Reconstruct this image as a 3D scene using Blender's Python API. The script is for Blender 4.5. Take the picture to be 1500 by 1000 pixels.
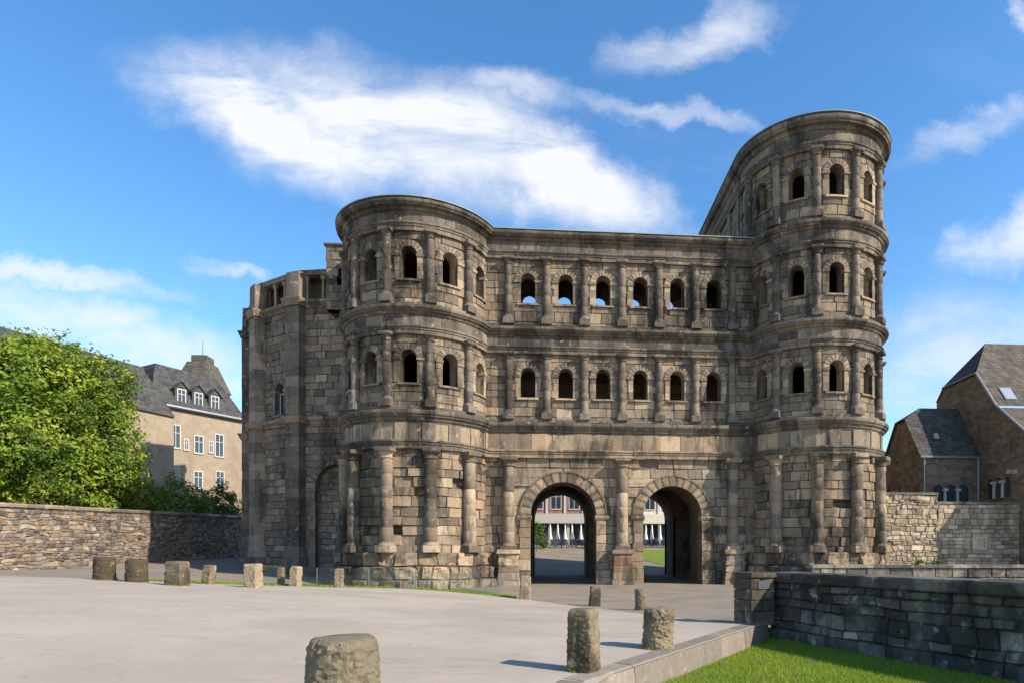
import bpy, math, random
from math import sin, cos, pi, radians, sqrt, atan2, hypot
from mathutils import Vector, noise as mnoise
import numpy as np

random.seed(7)
rng = random.Random(11)
for o in list(bpy.data.objects): bpy.data.objects.remove(o)
sc = bpy.context.scene
COL = sc.collection

# ------------------------------------------------------------------ camera
F, PP, HZ = 950.0, 880.0, 808.0            # focal length, principal column, horizon row (photo pixels)
CX, CD, PSI, EYE = -4.8, 41.8, 0.082, 2.07
cs, sn = cos(PSI), sin(PSI)
cam = bpy.data.cameras.new('camera')
cam.sensor_width = 36; cam.lens = F/1500*36
cam.shift_x = -(PP-750)/1500; cam.shift_y = (HZ-500)/1500
cam.clip_end = 5000; cam.clip_start = .1
camo = bpy.data.objects.new('camera', cam); COL.objects.link(camo)
camo.location = (CX, -CD, EYE); camo.rotation_euler = (pi/2, 0, -PSI)
sc.camera = camo

def c2w(xc, d): return (CX+cs*xc+sn*d, -CD-sn*xc+cs*d)      # camera-aligned metres -> world
def w2c(X, Y):
    dx, dy = X-CX, Y+CD
    return cs*dx-sn*dy, sn*dx+cs*dy
def pix(px, py, d):
    xc = (px-PP)/F*d; x, y = c2w(xc, d)
    return Vector((x, y, EYE+(HZ-py)/F*d))
def onX(px, X):                                              # depth where a pixel column meets the plane x = X
    return (X-CX)/((px-PP)/F*cs+sn)
def onY(px, Y): return (Y+CD)/(cs-sn*(px-PP)/F)
def toimg(v):
    xc, d = w2c(v[0], v[1]); return PP+F*xc/d, HZ-F*(v[2]-EYE)/d, d

# ------------------------------------------------------------------ world and sun
SUN_A, SUN_E = radians(31), radians(35)
sd = Vector((cos(SUN_A)*cos(SUN_E), -sin(SUN_A)*cos(SUN_E), sin(SUN_E)))   # towards the sun
W = bpy.data.worlds.new('World'); sc.world = W; W.use_nodes = True
wn, wl = W.node_tree.nodes, W.node_tree.links
wn.clear()
def wnode(t, **k):
    n = wn.new(t)
    for a, v in k.items(): setattr(n, a, v)
    return n
sky = wnode('ShaderNodeTexSky', sky_type='NISHITA', sun_disc=False)
sky.sun_elevation = SUN_E; sky.sun_rotation = atan2(sd.x, sd.y)
sky.air_density = 1.0; sky.dust_density = 0.3; sky.ozone_density = 1.6; sky.altitude = 200
def wmath(op, a, b=None, c=None, clamp=False):
    n = wnode('ShaderNodeMath', operation=op, use_clamp=clamp)
    for i, v in enumerate((a, b, c)):
        if v is None: continue
        if isinstance(v, (int, float)): n.inputs[i].default_value = v
        else: wl.new(v, n.inputs[i])
    return n.outputs[0]
def wmap(v, f0, f1, t0, t1):
    n = wnode('ShaderNodeMapRange', interpolation_type='SMOOTHSTEP')
    wl.new(v, n.inputs[0])
    for i, x in enumerate((f0, f1, t0, t1)): n.inputs[i+1].default_value = x
    return n.outputs[0]
tc = wnode('ShaderNodeTexCoord')
sep = wnode('ShaderNodeSeparateXYZ'); wl.new(tc.outputs['Generated'], sep.inputs[0])
dx_, dy_, dz_ = sep.outputs
# clouds live on a flat high layer: direction / height gives layer coordinates
zz = wmath('ADD', wmath('MAXIMUM', dz_, 0.0), 0.12)
lay = wnode('ShaderNodeCombineXYZ'); wl.new(wmath('DIVIDE', dx_, zz), lay.inputs[0]); wl.new(wmath('DIVIDE', dy_, zz), lay.inputs[1])
def wnoise(vec, scale, detail, rough=.55, dist=0.0):
    n = wnode('ShaderNodeTexNoise'); n.inputs['Scale'].default_value = scale; n.inputs['Detail'].default_value = detail
    n.inputs['Roughness'].default_value = rough; n.inputs['Distortion'].default_value = dist
    wl.new(vec, n.inputs['Vector']); return n
mp = wnode('ShaderNodeMapping'); wl.new(lay.outputs[0], mp.inputs[0])
mp.inputs['Rotation'].default_value = (0, 0, radians(25)); mp.inputs['Scale'].default_value = (.45, 1.5, 1)
n_wisp = wnoise(mp.outputs[0], 1.3, 8, .6, .4)
# named clouds by world direction (gnomonic about +Y)
ysafe = wmath('MAXIMUM', dy_, 0.05)
qx = wmath('DIVIDE', dx_, ysafe); qz = wmath('DIVIDE', dz_, ysafe)
q = wnode('ShaderNodeCombineXYZ'); wl.new(qx, q.inputs[0]); wl.new(qz, q.inputs[1])
nq = wnoise(q.outputs[0], 3.6, 10, .64)
nv = wnode('ShaderNodeVectorMath', operation='MULTIPLY_ADD')
sub = wnode('ShaderNodeVectorMath', operation='SUBTRACT'); wl.new(nq.outputs['Color'], sub.inputs[0]); sub.inputs[1].default_value = (.5, .5, .5)
wl.new(sub.outputs[0], nv.inputs[0]); nv.inputs[1].default_value = (.34, .20, 0); wl.new(q.outputs[0], nv.inputs[2])
mpq = wnode('ShaderNodeMapping'); wl.new(q.outputs[0], mpq.inputs[0]); mpq.inputs['Rotation'].default_value = (0, 0, radians(20)); mpq.inputs['Scale'].default_value = (2.2, 7.5, 1)
nfib = wnoise(mpq.outputs[0], 1.6, 9, .62, .5)
def qdir(px, py):
    v = Vector(((px-PP)/F, 1, (HZ-py)/F)); wx = cs*v.x+sn*v.y; wy = -sn*v.x+cs*v.y
    return wx/wy, v.z/wy
acc = None
for (px, py, hl, hh, tilt, amp) in (
        (400, 172, 195, 80, -22, 1.1), (600, 190, 260, 92, -14, 1.12), (820, 262, 170, 70, -20, 1.05), (760, 140, 90, 34, -8, .6),
        (980, 160, 190, 18, -4, .42), (1040, 40, 150, 38, 22, .62), (1430, 190, 140, 30, 16, .6), (1490, 345, 120, 42, 28, .7),
        (90, 420, 170, 20, -6, .65), (120, 490, 300, 46, -10, .8), (335, 404, 50, 13, -8, .55), (1400, 520, 200, 90, 10, .55),
        (-150, 470, 250, 60, 0, .8), (1500, 20, 60, 30, -40, .6), (1700, 400, 260, 60, 14, .7), (300, 560, 160, 24, -5, .5)):
    x0, z0 = qdir(px, py)
    m = wnode('ShaderNodeMapping', vector_type='TEXTURE'); wl.new(nv.outputs[0], m.inputs[0])
    m.inputs['Location'].default_value = (x0, z0, 0); m.inputs['Rotation'].default_value = (0, 0, radians(tilt)); m.inputs['Scale'].default_value = (hl/F*1.08, hh/F*1.05, 1)
    ln = wnode('ShaderNodeVectorMath', operation='LENGTH'); wl.new(m.outputs[0], ln.inputs[0])
    b = wmap(ln.outputs['Value'], 1.25, .15, 0, amp)
    acc = b if acc is None else wmath('MAXIMUM', acc, b)
front = wmap(dy_, .05, .25, 0, 1)
named = wmath('MULTIPLY', wmath('MULTIPLY', acc, front), wmap(nfib.outputs['Fac'], .26, .60, .32, 1.12))
wisp = wmath('MULTIPLY', wmap(n_wisp.outputs['Fac'], .52, .80, 0, .55), wmap(dz_, 0.0, .15, .2, 1))
cl = wmath('MINIMUM', wmath('MAXIMUM', named, wmath('MULTIPLY', wisp, wmap(front, 0, 1, 1, .3))), .97)
hsv = wnode('ShaderNodeHueSaturation'); hsv.inputs['Saturation'].default_value = 1.28; hsv.inputs['Value'].default_value = 1.0
wl.new(sky.outputs[0], hsv.inputs['Color'])
mixc = wnode('ShaderNodeMix', data_type='RGBA'); wl.new(cl, mixc.inputs[0]); wl.new(hsv.outputs[0], mixc.inputs[6]); mixc.inputs[7].default_value = (3.7, 3.78, 3.92, 1)
bg = wnode('ShaderNodeBackground'); wl.new(mixc.outputs[2], bg.inputs[0]); bg.inputs[1].default_value = .15
wo = wnode('ShaderNodeOutputWorld'); wl.new(bg.outputs[0], wo.inputs[0])

sun = bpy.data.lights.new('sun', 'SUN'); sun.energy = 4.1; sun.angle = radians(.55); sun.color = (1.0, .90, .76)
suno = bpy.data.objects.new('sun', sun); COL.objects.link(suno)
suno.rotation_euler = sd.to_track_quat('Z', 'Y').to_euler(); suno.location = (30, -30, 40)

sc.render.engine = 'CYCLES'
sc.view_settings.view_transform = 'Standard'; sc.view_settings.look = 'None'
sc.view_settings.exposure = 0.82; sc.view_settings.gamma = 1

# ------------------------------------------------------------------ materials
def mat_new(name):
    m = bpy.data.materials.new(name); m.use_nodes = True
    nt = m.node_tree; b = nt.nodes['Principled BSDF']
    return m, nt, b
class G:
    """tiny node helper"""
    def __init__(s, nt): s.nt = nt; s.n = nt.nodes; s.l = nt.links
    def new(s, t, **k):
        n = s.n.new(t)
        for a, v in k.items(): setattr(n, a, v)
        return n
    def put(s, inp, v):
        if isinstance(v, bpy.types.NodeSocket): s.l.new(v, inp)
        else: inp.default_value = v
    def pos(s, scale=(1, 1, 1)):
        g = s.new('ShaderNodeNewGeometry'); m = s.new('ShaderNodeMapping'); s.l.new(g.outputs['Position'], m.inputs[0]); m.inputs['Scale'].default_value = scale
        return m.outputs[0]
    def noise(s, vec, scale, detail=4, rough=.55, dist=0):
        n = s.new('ShaderNodeTexNoise'); s.l.new(vec, n.inputs['Vector'])
        n.inputs['Scale'].default_value = scale; n.inputs['Detail'].default_value = detail; n.inputs['Roughness'].default_value = rough; n.inputs['Distortion'].default_value = dist
        return n.outputs['Fac']
    def ramp(s, v, a, b, lo=0.0, hi=1.0):
        n = s.new('ShaderNodeMapRange', interpolation_type='SMOOTHSTEP'); s.put(n.inputs[0], v)
        for i, x in enumerate((a, b, lo, hi)): n.inputs[i+1].default_value = x
        return n.outputs[0]
    def mix(s, f, a, b, mode='MIX'):
        n = s.new('ShaderNodeMix', data_type='RGBA', blend_type=mode); s.put(n.inputs[0], f)
        s.put(n.inputs[6], a if not isinstance(a, tuple) else (*a, 1)[:4]); s.put(n.inputs[7], b if not isinstance(b, tuple) else (*b, 1)[:4])
        return n.outputs[2]
    def math(s, op, a, b=0.0):
        n = s.new('ShaderNodeMath', operation=op); s.put(n.inputs[0], a); s.put(n.inputs[1], b); return n.outputs[0]
    def bump(s, h, strength, dist, bsdf, prev=None):
        n = s.new('ShaderNodeBump'); n.inputs['Strength'].default_value = strength; n.inputs['Distance'].default_value = dist
        s.put(n.inputs['Height'], h)
        if prev: s.l.new(prev, n.inputs['Normal'])
        s.l.new(n.outputs[0], bsdf.inputs['Normal']); return n.outputs[0]

def stone_mat(name, crust=(.026, .023, .020), crust_amt=.80, lo=.50, hi=.66, bump=.5, streak=True, pale=(.52, .43, .30), pale_amt=.42, objvar=True, moss=0.0):
    m, nt, b = mat_new(name); g = G(nt)
    at = g.new('ShaderNodeAttribute', attribute_name='tint'); col = at.outputs['Color']
    p = g.pos(); ps = g.pos((1, 1, .28))
    if objvar:
        oi = g.new('ShaderNodeObjectInfo'); v = g.ramp(oi.outputs['Random'], 0, 1, .78, 1.18)
        hs = g.new('ShaderNodeHueSaturation'); g.put(hs.inputs['Color'], col); g.put(hs.inputs['Value'], v); col = hs.outputs[0]
    fine = g.noise(p, 9, 6, .65)
    col = g.mix(1.0, col, g.mix(fine, (.62, .60, .58), (1.38, 1.36, 1.33)), 'MULTIPLY')
    big = g.math('ADD', g.noise(ps if streak else p, .55, 6, .62, .3), g.ramp(g.noise(p, .13, 3, .5), .3, .7, -.07, .08))
    col = g.mix(g.math('MULTIPLY', g.ramp(big, lo, hi), crust_amt), col, crust)
    mid = g.noise(ps, 1.7, 7, .68, .5)
    col = g.mix(g.ramp(mid, .50, .66, 0, crust_amt*.75), col, tuple(x*1.6 for x in crust))
    sm = g.noise(p, 3.1, 5, .6)
    col = g.mix(g.math('MULTIPLY', g.ramp(sm, .58, .72), pale_amt), col, pale)
    spot = g.noise(p, 14, 3, .6)
    col = g.mix(g.ramp(spot, .66, .74, 0, .7), col, crust)
    if moss:
        mo = g.noise(p, 1.7, 5, .6); col = g.mix(g.ramp(mo, .5, .66, 0, moss), col, (.055, .07, .022))
    g.put(b.inputs['Base Color'], col); b.inputs['Roughness'].default_value = .92; b.inputs['Specular IOR Level'].default_value = .2
    n1 = g.bump(g.noise(p, 5, 7, .65), bump, .06, b); g.bump(g.noise(p, 28, 5, .7), bump*.7, .015, b, n1)
    return m
def plain_mat(name, col, rough=.8, var=.25, scale=6, spec=.3, metal=0, bump=0, var2=0):
    m, nt, b = mat_new(name); g = G(nt); p = g.pos()
    f = g.noise(p, scale, 5, .6)
    c = g.mix(f, tuple(x*(1-var) for x in col), tuple(x*(1+var) for x in col))
    if var2:
        c = g.mix(g.ramp(g.noise(g.pos((1, 1, .3)), .6, 5), .45, .7, 0, var2), c, tuple(x*.45 for x in col))
    g.put(b.inputs['Base Color'], c); b.inputs['Roughness'].default_value = rough; b.inputs['Specular IOR Level'].default_value = spec; b.inputs['Metallic'].default_value = metal
    if bump: g.bump(f, bump, .03, b)
    return m

M = {}
M['stone'] = stone_mat('gate sandstone')
M['stone_apse'] = stone_mat('apse sandstone', crust_amt=.7, lo=.48, hi=.66, pale=(.50, .44, .35), pale_amt=.65)
M['rubble'] = stone_mat('rubble stone', crust_amt=.35, lo=.6, hi=.75, streak=False, pale_amt=.3)
M['darkwall'] = stone_mat('sooty wall stone', crust=(.010, .009, .008), crust_amt=.72, lo=.48, hi=.64, streak=False, pale=(.42, .37, .30), pale_amt=.8, moss=.25, bump=1.0)
M['bollard'] = stone_mat('weathered bollard stone', crust=(.028, .020, .012), crust_amt=.75, lo=.44, hi=.58, bump=1.0, streak=False, pale=(.44, .34, .21), pale_amt=.7, objvar=True, moss=.08)
M['mortar'] = plain_mat('lime mortar', (.30, .25, .18), .95, .3, 8, bump=.5)
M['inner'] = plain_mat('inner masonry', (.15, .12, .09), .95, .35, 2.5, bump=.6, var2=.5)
M['copper'] = plain_mat('green copper', (.27, .33, .29), .6, .3, 2, .4)
M['lead'] = plain_mat('lead sheet', (.16, .17, .17), .55, .3, 2, .4, var2=.4)

# ------------------------------------------------------------------ mesh helpers
class MB:
    def __init__(s): s.v = []; s.f = []; s.t = []
    def add(s, verts, faces, tint=(.2, .17, .13)):
        o = len(s.v); s.v += [tuple(v) for v in verts]; s.f += [tuple(i+o for i in f) for f in faces]; s.t += (list(tint) if isinstance(tint, list) else [tint]*len(verts))
    def box(s, c, size, rz=0, tint=(.2, .17, .13), taper=1.0):
        x, y, z = (a/2 for a in size); vs = []
        for k, zz in enumerate((-z, z)):
            q = taper if k else 1
            for (a, b) in ((-x, -y), (x, -y), (x, y), (-x, y)):
                a *= q; b *= q
                vs.append((c[0]+a*cos(rz)-b*sin(rz), c[1]+a*sin(rz)+b*cos(rz), c[2]+zz))
        s.add(vs, [(3, 2, 1, 0), (4, 5, 6, 7), (0, 1, 5, 4), (1, 2, 6, 5), (2, 3, 7, 6), (3, 0, 4, 7)], tint)
    def tube(s, a, b, r0, r1=None, n=8, tint=(.2, .17, .13), caps=True):
        a, b = Vector(a), Vector(b); r1 = r0 if r1 is None else r1
        d = (b-a).normalized(); u = d.orthogonal().normalized(); w = d.cross(u); vs = []
        for p, r in ((a, r0), (b, r1)):
            for i in range(n):
                t = 2*pi*i/n; vs.append(p+u*(r*cos(t))+w*(r*sin(t)))
        fs = [(i, (i+1) % n, n+(i+1) % n, n+i) for i in range(n)]
        if caps: fs += [tuple(range(n-1, -1, -1)), tuple(range(n, 2*n))]
        s.add(vs, fs, tint)
    def build(s, name, mat, parent=None, smooth=False, angle=None):
        me = bpy.data.meshes.new(name); me.from_pydata(s.v, [], s.f)
        ca = me.color_attributes.new('tint', 'FLOAT_COLOR', 'POINT')
        ca.data.foreach_set('color', np.array([(*t[:3], 1) for t in s.t], dtype=np.float32).ravel())
        me.materials.append(mat if not isinstance(mat, str) else M[mat])
        if smooth:
            me.polygons.foreach_set('use_smooth', [True]*len(me.polygons))
            if angle: me.set_sharp_from_angle(angle=angle)
        me.update()
        return link(name, me, parent)
def link(name, me, parent=None):
    o = bpy.data.objects.new(name, me); COL.objects.link(o)
    if parent: o.parent = parent
    return o
def tag(o, label=None, cat=None, group=None, kind=None):
    for k, v in (('label', label), ('category', cat), ('group', group), ('kind', kind)):
        if v: o[k] = v
    return o
def root(name, label, cat, loc=(0, 0, 0), group=None):
    o = bpy.data.objects.new(name, None); COL.objects.link(o); o.location = loc; o.empty_display_size = .3
    return tag(o, label, cat, group)
def copy_tree(o, parent=None):
    c = o.copy(); COL.objects.link(c); c.parent = parent
    for ch in list(o.children): copy_tree(ch, c)
    return c
def nz(p, s=1.0, k=0.0): return mnoise.noise(Vector((p[0]*s+k, p[1]*s+k*1.7, p[2]*s-k)))

# surfaces: (u, z, d) -> point; d is outward
def cyl(cx, cy, R):
    def f(u, z, d):
        a = u/R; return (cx+(R+d)*sin(a), cy-(R+d)*cos(a), z)
    f.R = R; return f
def plane(p0, p1):
    dx, dy = p1[0]-p0[0], p1[1]-p0[1]; L = hypot(dx, dy); dx /= L; dy /= L
    def f(u, z, d): return (p0[0]+dx*u+dy*d, p0[1]+dy*u-dx*d, z)
    f.R = None; f.L = L; return f

PAL_UP = [(.23, .175, .115), (.165, .135, .10), (.27, .205, .13), (.11, .094, .076), (.32, .245, .155), (.075, .067, .058)]
PAL_LOW = [(.30, .222, .138), (.235, .18, .115), (.37, .275, .17), (.165, .132, .096), (.29, .20, .125), (.11, .093, .074)]
PAL_APSE = [(.21, .16, .112), (.26, .20, .14), (.16, .13, .098), (.32, .25, .175), (.11, .094, .078)]
PAL_RUB = [(.40, .30, .19), (.30, .22, .14), (.20, .16, .12), (.46, .37, .26), (.13, .115, .10), (.38, .25, .14), (.26, .21, .16)]
PAL_DARK = [(.10, .09, .075), (.07, .063, .055), (.15, .13, .10), (.05, .046, .042), (.19, .16, .12)]
def calm(pal, k=.5):
    m = [sum(c[i] for c in pal)/len(pal) for i in range(3)]
    return [tuple(x+(y-x)*k for x, y in zip(c, m)) for c in pal]
PAL_TRIM = calm([(.145, .122, .094), (.105, .091, .074), (.19, .156, .115), (.075, .067, .057), (.16, .13, .096)], .3)
PAL_COL = calm([(.17, .14, .105), (.12, .103, .082), (.22, .175, .125), (.085, .075, .063)], .35)
PAL_COLB = calm([(.25, .195, .13), (.18, .146, .105), (.32, .245, .16), (.12, .10, .08)], .35)
PAL_UP = [tuple(x*1.22 for x in c) for c in PAL_UP]; PAL_LOW = [tuple(x*1.08 for x in c) for c in PAL_LOW]
PAL_UP, PAL_LOW, PAL_APSE, PAL_DARK = calm(PAL_UP, .48), calm(PAL_LOW, .48), calm(PAL_APSE, .45), [tuple(x*1.75 for x in c) for c in calm(PAL_DARK, .25)]
PAL_RUB = [(c[0]*.66, c[1]*.70, c[2]*.78) for c in PAL_RUB]
def pick(pal, r=rng):
    c = r.choice(pal); k = r.uniform(.85, 1.18)*1.1; return (c[0]*k*1.0, c[1]*k*1.0, c[2]*k*1.05)
def warp(S, au, az, f):
    def g(u, z, d):
        p = Vector((u*f, z*f, 3.1)); q = Vector((u*f+31, z*f-7, 9.7))
        return S(u+au*mnoise.noise(p), z+az*mnoise.noise(q), d)
    g.R = S.R; g.L = getattr(S, 'L', None); return g

class Block: __slots__ = ('v', 'f', 't', 'c', 'n', 'a')
def cell(surf, zL, zR_f, e=.035, ch=.035, prot=.02, rough=.02, depth=.4, tint=(.2, .17, .13), cut=False, eu=None, ncol=1, proudedge=False, joint=None):
    """one stone: zL=(z0,z1); zR_f(z)->(uL,uR)"""
    z0, z1 = zL; h = z1-z0
    et = min(.3, e/max(h, 1e-4))
    T = [0, et, .25, .5, .75, 1-et, 1] if cut else [0, et, 1-et, 1]
    vs = []; tl = []; nc = None; kk = rng.uniform(0, 50); jt = joint or tuple(x*.5 for x in tint)
    for i, t in enumerate(T):
        z = z0+h*t; a, b = zR_f(z); w = b-a
        es = min(.3, (eu or e)/max(w, 1e-4))
        S = [0, es]+[es+(1-2*es)*(k+1)/(ncol+1) for k in range(ncol)]+[1-es, 1]
        nc = len(S)
        for j, s in enumerate(S):
            edge = i in (0, len(T)-1) or j in (0, nc-1)
            d = (prot-ch if proudedge else -ch) if edge else prot
            tl.append(jt if edge else tint)
            p = surf(a+w*s, z, d)
            if rough:
                q = (nz(p, 2.2, kk)+.6*nz(p, 6.5, kk))*rough*(1.0 if not edge else .3)
                p = surf(a+w*s, z, d+q)
            vs.append(p)
    nr = len(T); fs = []
    for i in range(nr-1):
        for j in range(nc-1):
            fs.append((i*nc+j, i*nc+j+1, (i+1)*nc+j+1, (i+1)*nc+j))
    ring = [j for j in range(nc)]+[i*nc+nc-1 for i in range(1, nr)]+[(nr-1)*nc+j for j in range(nc-2, -1, -1)]+[i*nc for i in range(nr-2, 0, -1)]
    base = len(vs)
    for k in ring:
        i, j = divmod(k, nc); z = z0+h*T[i]; a, b = zR_f(z); w = b-a
        es = min(.3, (eu or e)/max(w, 1e-4)); S = [0, es]+[es+(1-2*es)*(q+1)/(ncol+1) for q in range(ncol)]+[1-es, 1]
        vs.append(surf(a+w*S[j], z, -depth)); tl.append(jt)
    m = len(ring)
    for k in range(m): fs.append((ring[k], base+k, base+(k+1) % m, ring[(k+1) % m]))
    B = Block(); B.v = vs; B.f = fs; B.t = tl
    zm = (z0+z1)/2; a, b = zR_f(zm); um = (a+b)/2
    B.c = surf(um, zm, 0); q = surf(um, zm, 1); B.n = tuple(q[i]-B.c[i] for i in range(3)); B.a = max(0, b-a)*h
    return B
def masonry(surf, u0, u1, z0, z1, ch_, bw, pal, openings=(), zbreaks=(), out=None, prot=(0, .03), rough=.02, e=.03, chd=.035, depth=.4, r=rng, skip=None, hvar=.15, joint=None, holes=(), ncol=None, fine=False):
    """courses of stones; openings=(uc, r, zbot, zspring): arched; pal may be f(u,z)"""
    out = [] if out is None else out
    e0 = e
    zs = sorted(set([z0, z1]+[z for z in zbreaks if z0 < z < z1])); courses = []
    for a, b in zip(zs, zs[1:]):
        n = max(1, round((b-a)/ch_)); hs = [r.uniform(1-hvar, 1+hvar) for _ in range(n)]; S = sum(hs); z = a
        for h in hs: courses.append((z, z+h/S*(b-a))); z += h/S*(b-a)
    def hw(o, z):
        uc, rr, zb, zsp = o
        if z < zb-1e-6: return 0
        if z <= zsp: return rr
        t = rr*rr-(z-zsp)**2
        return sqrt(t) if t > 0 else 0
    for (ca, cb) in courses:
        act = sorted([o for o in openings if cb > o[2]+1e-4 and ca < o[3]+o[1]], key=lambda o: o[0])
        marks = [u0]+[o[0] for o in act]+[u1]
        for k, (a, b) in enumerate(zip(marks, marks[1:])):
            lo = act[k-1] if k > 0 else None; ro = act[k] if k < len(act) else None
            aa = a+(lo[1]+.22 if lo else 0); bb = b-(ro[1]+.22 if ro else 0)
            cuts = []; u = aa+r.uniform(.25, 1.0)*bw
            while u < bb-.35*bw:
                cuts.append(u); u += bw*r.uniform(.7, 1.4)
            if lo and (not cuts) and ro: cuts = [(a+b)/2]
            cuts = [a]+cuts+[b]
            for i, (p, q) in enumerate(zip(cuts, cuts[1:])):
                L = lo if i == 0 else None; Rr = ro if i == len(cuts)-2 else None
                def fn(z, p=p, q=q, L=L, Rr=Rr):
                    x = p+(hw(L, z) if L else 0); y = q-(hw(Rr, z) if Rr else 0)
                    if y < x: x = y = (x+y)/2
                    return x, y
                zm = (ca+cb)/2; w = fn(zm)
                if max(fn(ca)[1]-fn(ca)[0], fn(cb)[1]-fn(cb)[0], w[1]-w[0]) < .02: continue
                if skip and skip((w[0]+w[1])/2, zm): continue
                tint = pal((w[0]+w[1])/2, zm) if callable(pal) else pick(pal, r)
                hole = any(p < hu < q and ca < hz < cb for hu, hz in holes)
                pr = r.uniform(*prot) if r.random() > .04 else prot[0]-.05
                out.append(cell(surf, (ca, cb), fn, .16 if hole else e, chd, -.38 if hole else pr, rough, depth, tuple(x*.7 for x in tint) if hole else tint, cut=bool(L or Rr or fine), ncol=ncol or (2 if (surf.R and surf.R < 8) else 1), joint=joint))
    return out
def emit(blocks, parent, mat, single='stone_block', rest='masonry', limit=300):
    """the stones that show largest become parts of their own, the rest one part"""
    cp = Vector((CX, -CD, EYE)); sc_ = []
    for b in blocks:
        c = Vector(b.c); v = cp-c; d = v.length; k = max(0, v.dot(Vector(b.n)))/d
        px, py, dd = toimg(c)
        inside = dd > 0 and -30 < px < 1530 and -30 < py < 1030
        sc_.append(b.a*k/d/d if inside else 0)
    idx = sorted(range(len(blocks)), key=lambda i: -sc_[i]); mb = MB()
    for n, i in enumerate(idx):
        b = blocks[i]
        if n < limit and sc_[i] > 0:
            s = MB(); s.add(b.v, b.f, b.t); s.build(single, mat, parent)
        else: mb.add(b.v, b.f, b.t)
    if mb.v: tag(mb.build(rest, mat, parent), kind='stuff')

def sweep_stone(surf, u0, u1, prof, parent, name, mat, tint, jit=.012, du=.4, mb=None):
    """one moulding stone: profile [(d,z)...] closed, from u0 to u1"""
    n = max(1, int((u1-u0)/du)); vs = []; k = rng.uniform(0, 90); off = rng.uniform(-.008, .012)
    m = len(prof)
    for i in range(n+1):
        u = u0+(u1-u0)*i/n
        for (d, z) in prof:
            p = surf(u, z, d+off); j = nz(p, 2.0, k)*jit
            vs.append(surf(u, z+j*.6, d+off+j))
    fs = [(i*m+a, i*m+(a+1) % m, (i+1)*m+(a+1) % m, (i+1)*m+a) for i in range(n) for a in range(m)]
    fs += [tuple(range(m-1, -1, -1)), tuple(n*m+a for a in range(m))]
    if mb is not None: mb.add(vs, fs, tint); return
    s = MB(); s.add(vs, fs, tint); return s.build(name, mat, parent)
def band(surf, u0, u1, prof, parent, name, pal, bw=1.1, mat='stone', gap=.014, jit=.026):
    u = u0
    while u < u1-.02:
        w = bw*rng.uniform(.8, 1.25)
        if u+w > u1-.4*bw: w = u1-u
        sweep_stone(surf, u+gap/2, u+w-gap/2, prof, parent, name, mat, pick(pal), jit)
        u += w
def lathe(prof, n, tints=None, jit=.0, sx=1):
    """profile [(r,z)], closed ends; returns MB"""
    mb = MB(); vs = []; k = rng.uniform(0, 60)
    for (r, z) in prof:
        for i in range(n):
            a = 2*pi*i/n; p = (r*cos(a), r*sin(a), z); q = 1+jit*nz(p, 2.5, k)/max(r, .05)
            vs.append((p[0]*q, p[1]*q, z))
    fs = [(j*n+i, j*n+(i+1) % n, (j+1)*n+(i+1) % n, (j+1)*n+i) for j in range(len(prof)-1) for i in range(n)]
    fs += [tuple(range(n-1, -1, -1)), tuple((len(prof)-1)*n+i for i in range(n))]
    mb.v = vs; mb.f = fs
    if tints: mb.t = [tints[j] for j in range(len(prof)) for _ in range(n)]
    else: mb.t = [(.2, .17, .13)]*len(vs)
    return mb
def shaft(h, r0, r1, drum, pal, jit):
    prof = []; tt = []; z = 0; nd = max(2, round(h/drum)); hs = [rng.uniform(.8, 1.2) for _ in range(nd)]; S = sum(hs)
    for q in hs:
        dh = q/S*h; t = pick(pal); ra = r0+(r1-r0)*z/h; rb = r0+(r1-r0)*(z+dh)/h; w = rng.uniform(-.008, .012)
        for (rr, zz) in ((ra-.018, z), (ra+w, z+.025), (((ra+rb)/2)+w+rng.uniform(-.01, .012), z+dh/2), (rb+w, z+dh-.025), (rb-.018, z+dh)):
            prof.append((rr, zz)); tt.append(t)
        z += dh
    return lathe(prof, 16, tt, jit)
def sqblock(mb, w, z0, z1, tint, w1=None, jit=.02, seg=3):
    """square block with slightly broken edges"""
    w1 = w if w1 is None else w1; k = rng.uniform(0, 60); c = .03; rows = [(w-c, z0), (w, z0+c), ((w+w1)/2, (z0+z1)/2), (w1, z1-c), (w1-c, z1)]; vs = []; per = []
    for j in range(4):
        for s in range(seg): per.append((j, s/seg))
    for (ww, z) in rows:
        for (j, s) in per:
            a = -ww/2+ww*s; b = -ww/2
            x, y = ((a, b), (-b, a), (-a, -b), (b, -a))[j]
            if s == 0: x *= .94; y *= .94
            q = nz((x, y, z), 3, k)*jit; vs.append((x*(1+q/ww*2), y*(1+q/ww*2), z+q*.3))
    n = len(per); fs = [(r*n+i, r*n+(i+1) % n, (r+1)*n+(i+1) % n, (r+1)*n+i) for r in range(len(rows)-1) for i in range(n)]
    fs += [tuple(range(n-1, -1, -1)), tuple((len(rows)-1)*n+i for i in range(n))]
    mb.add(vs, fs, tint)

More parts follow.
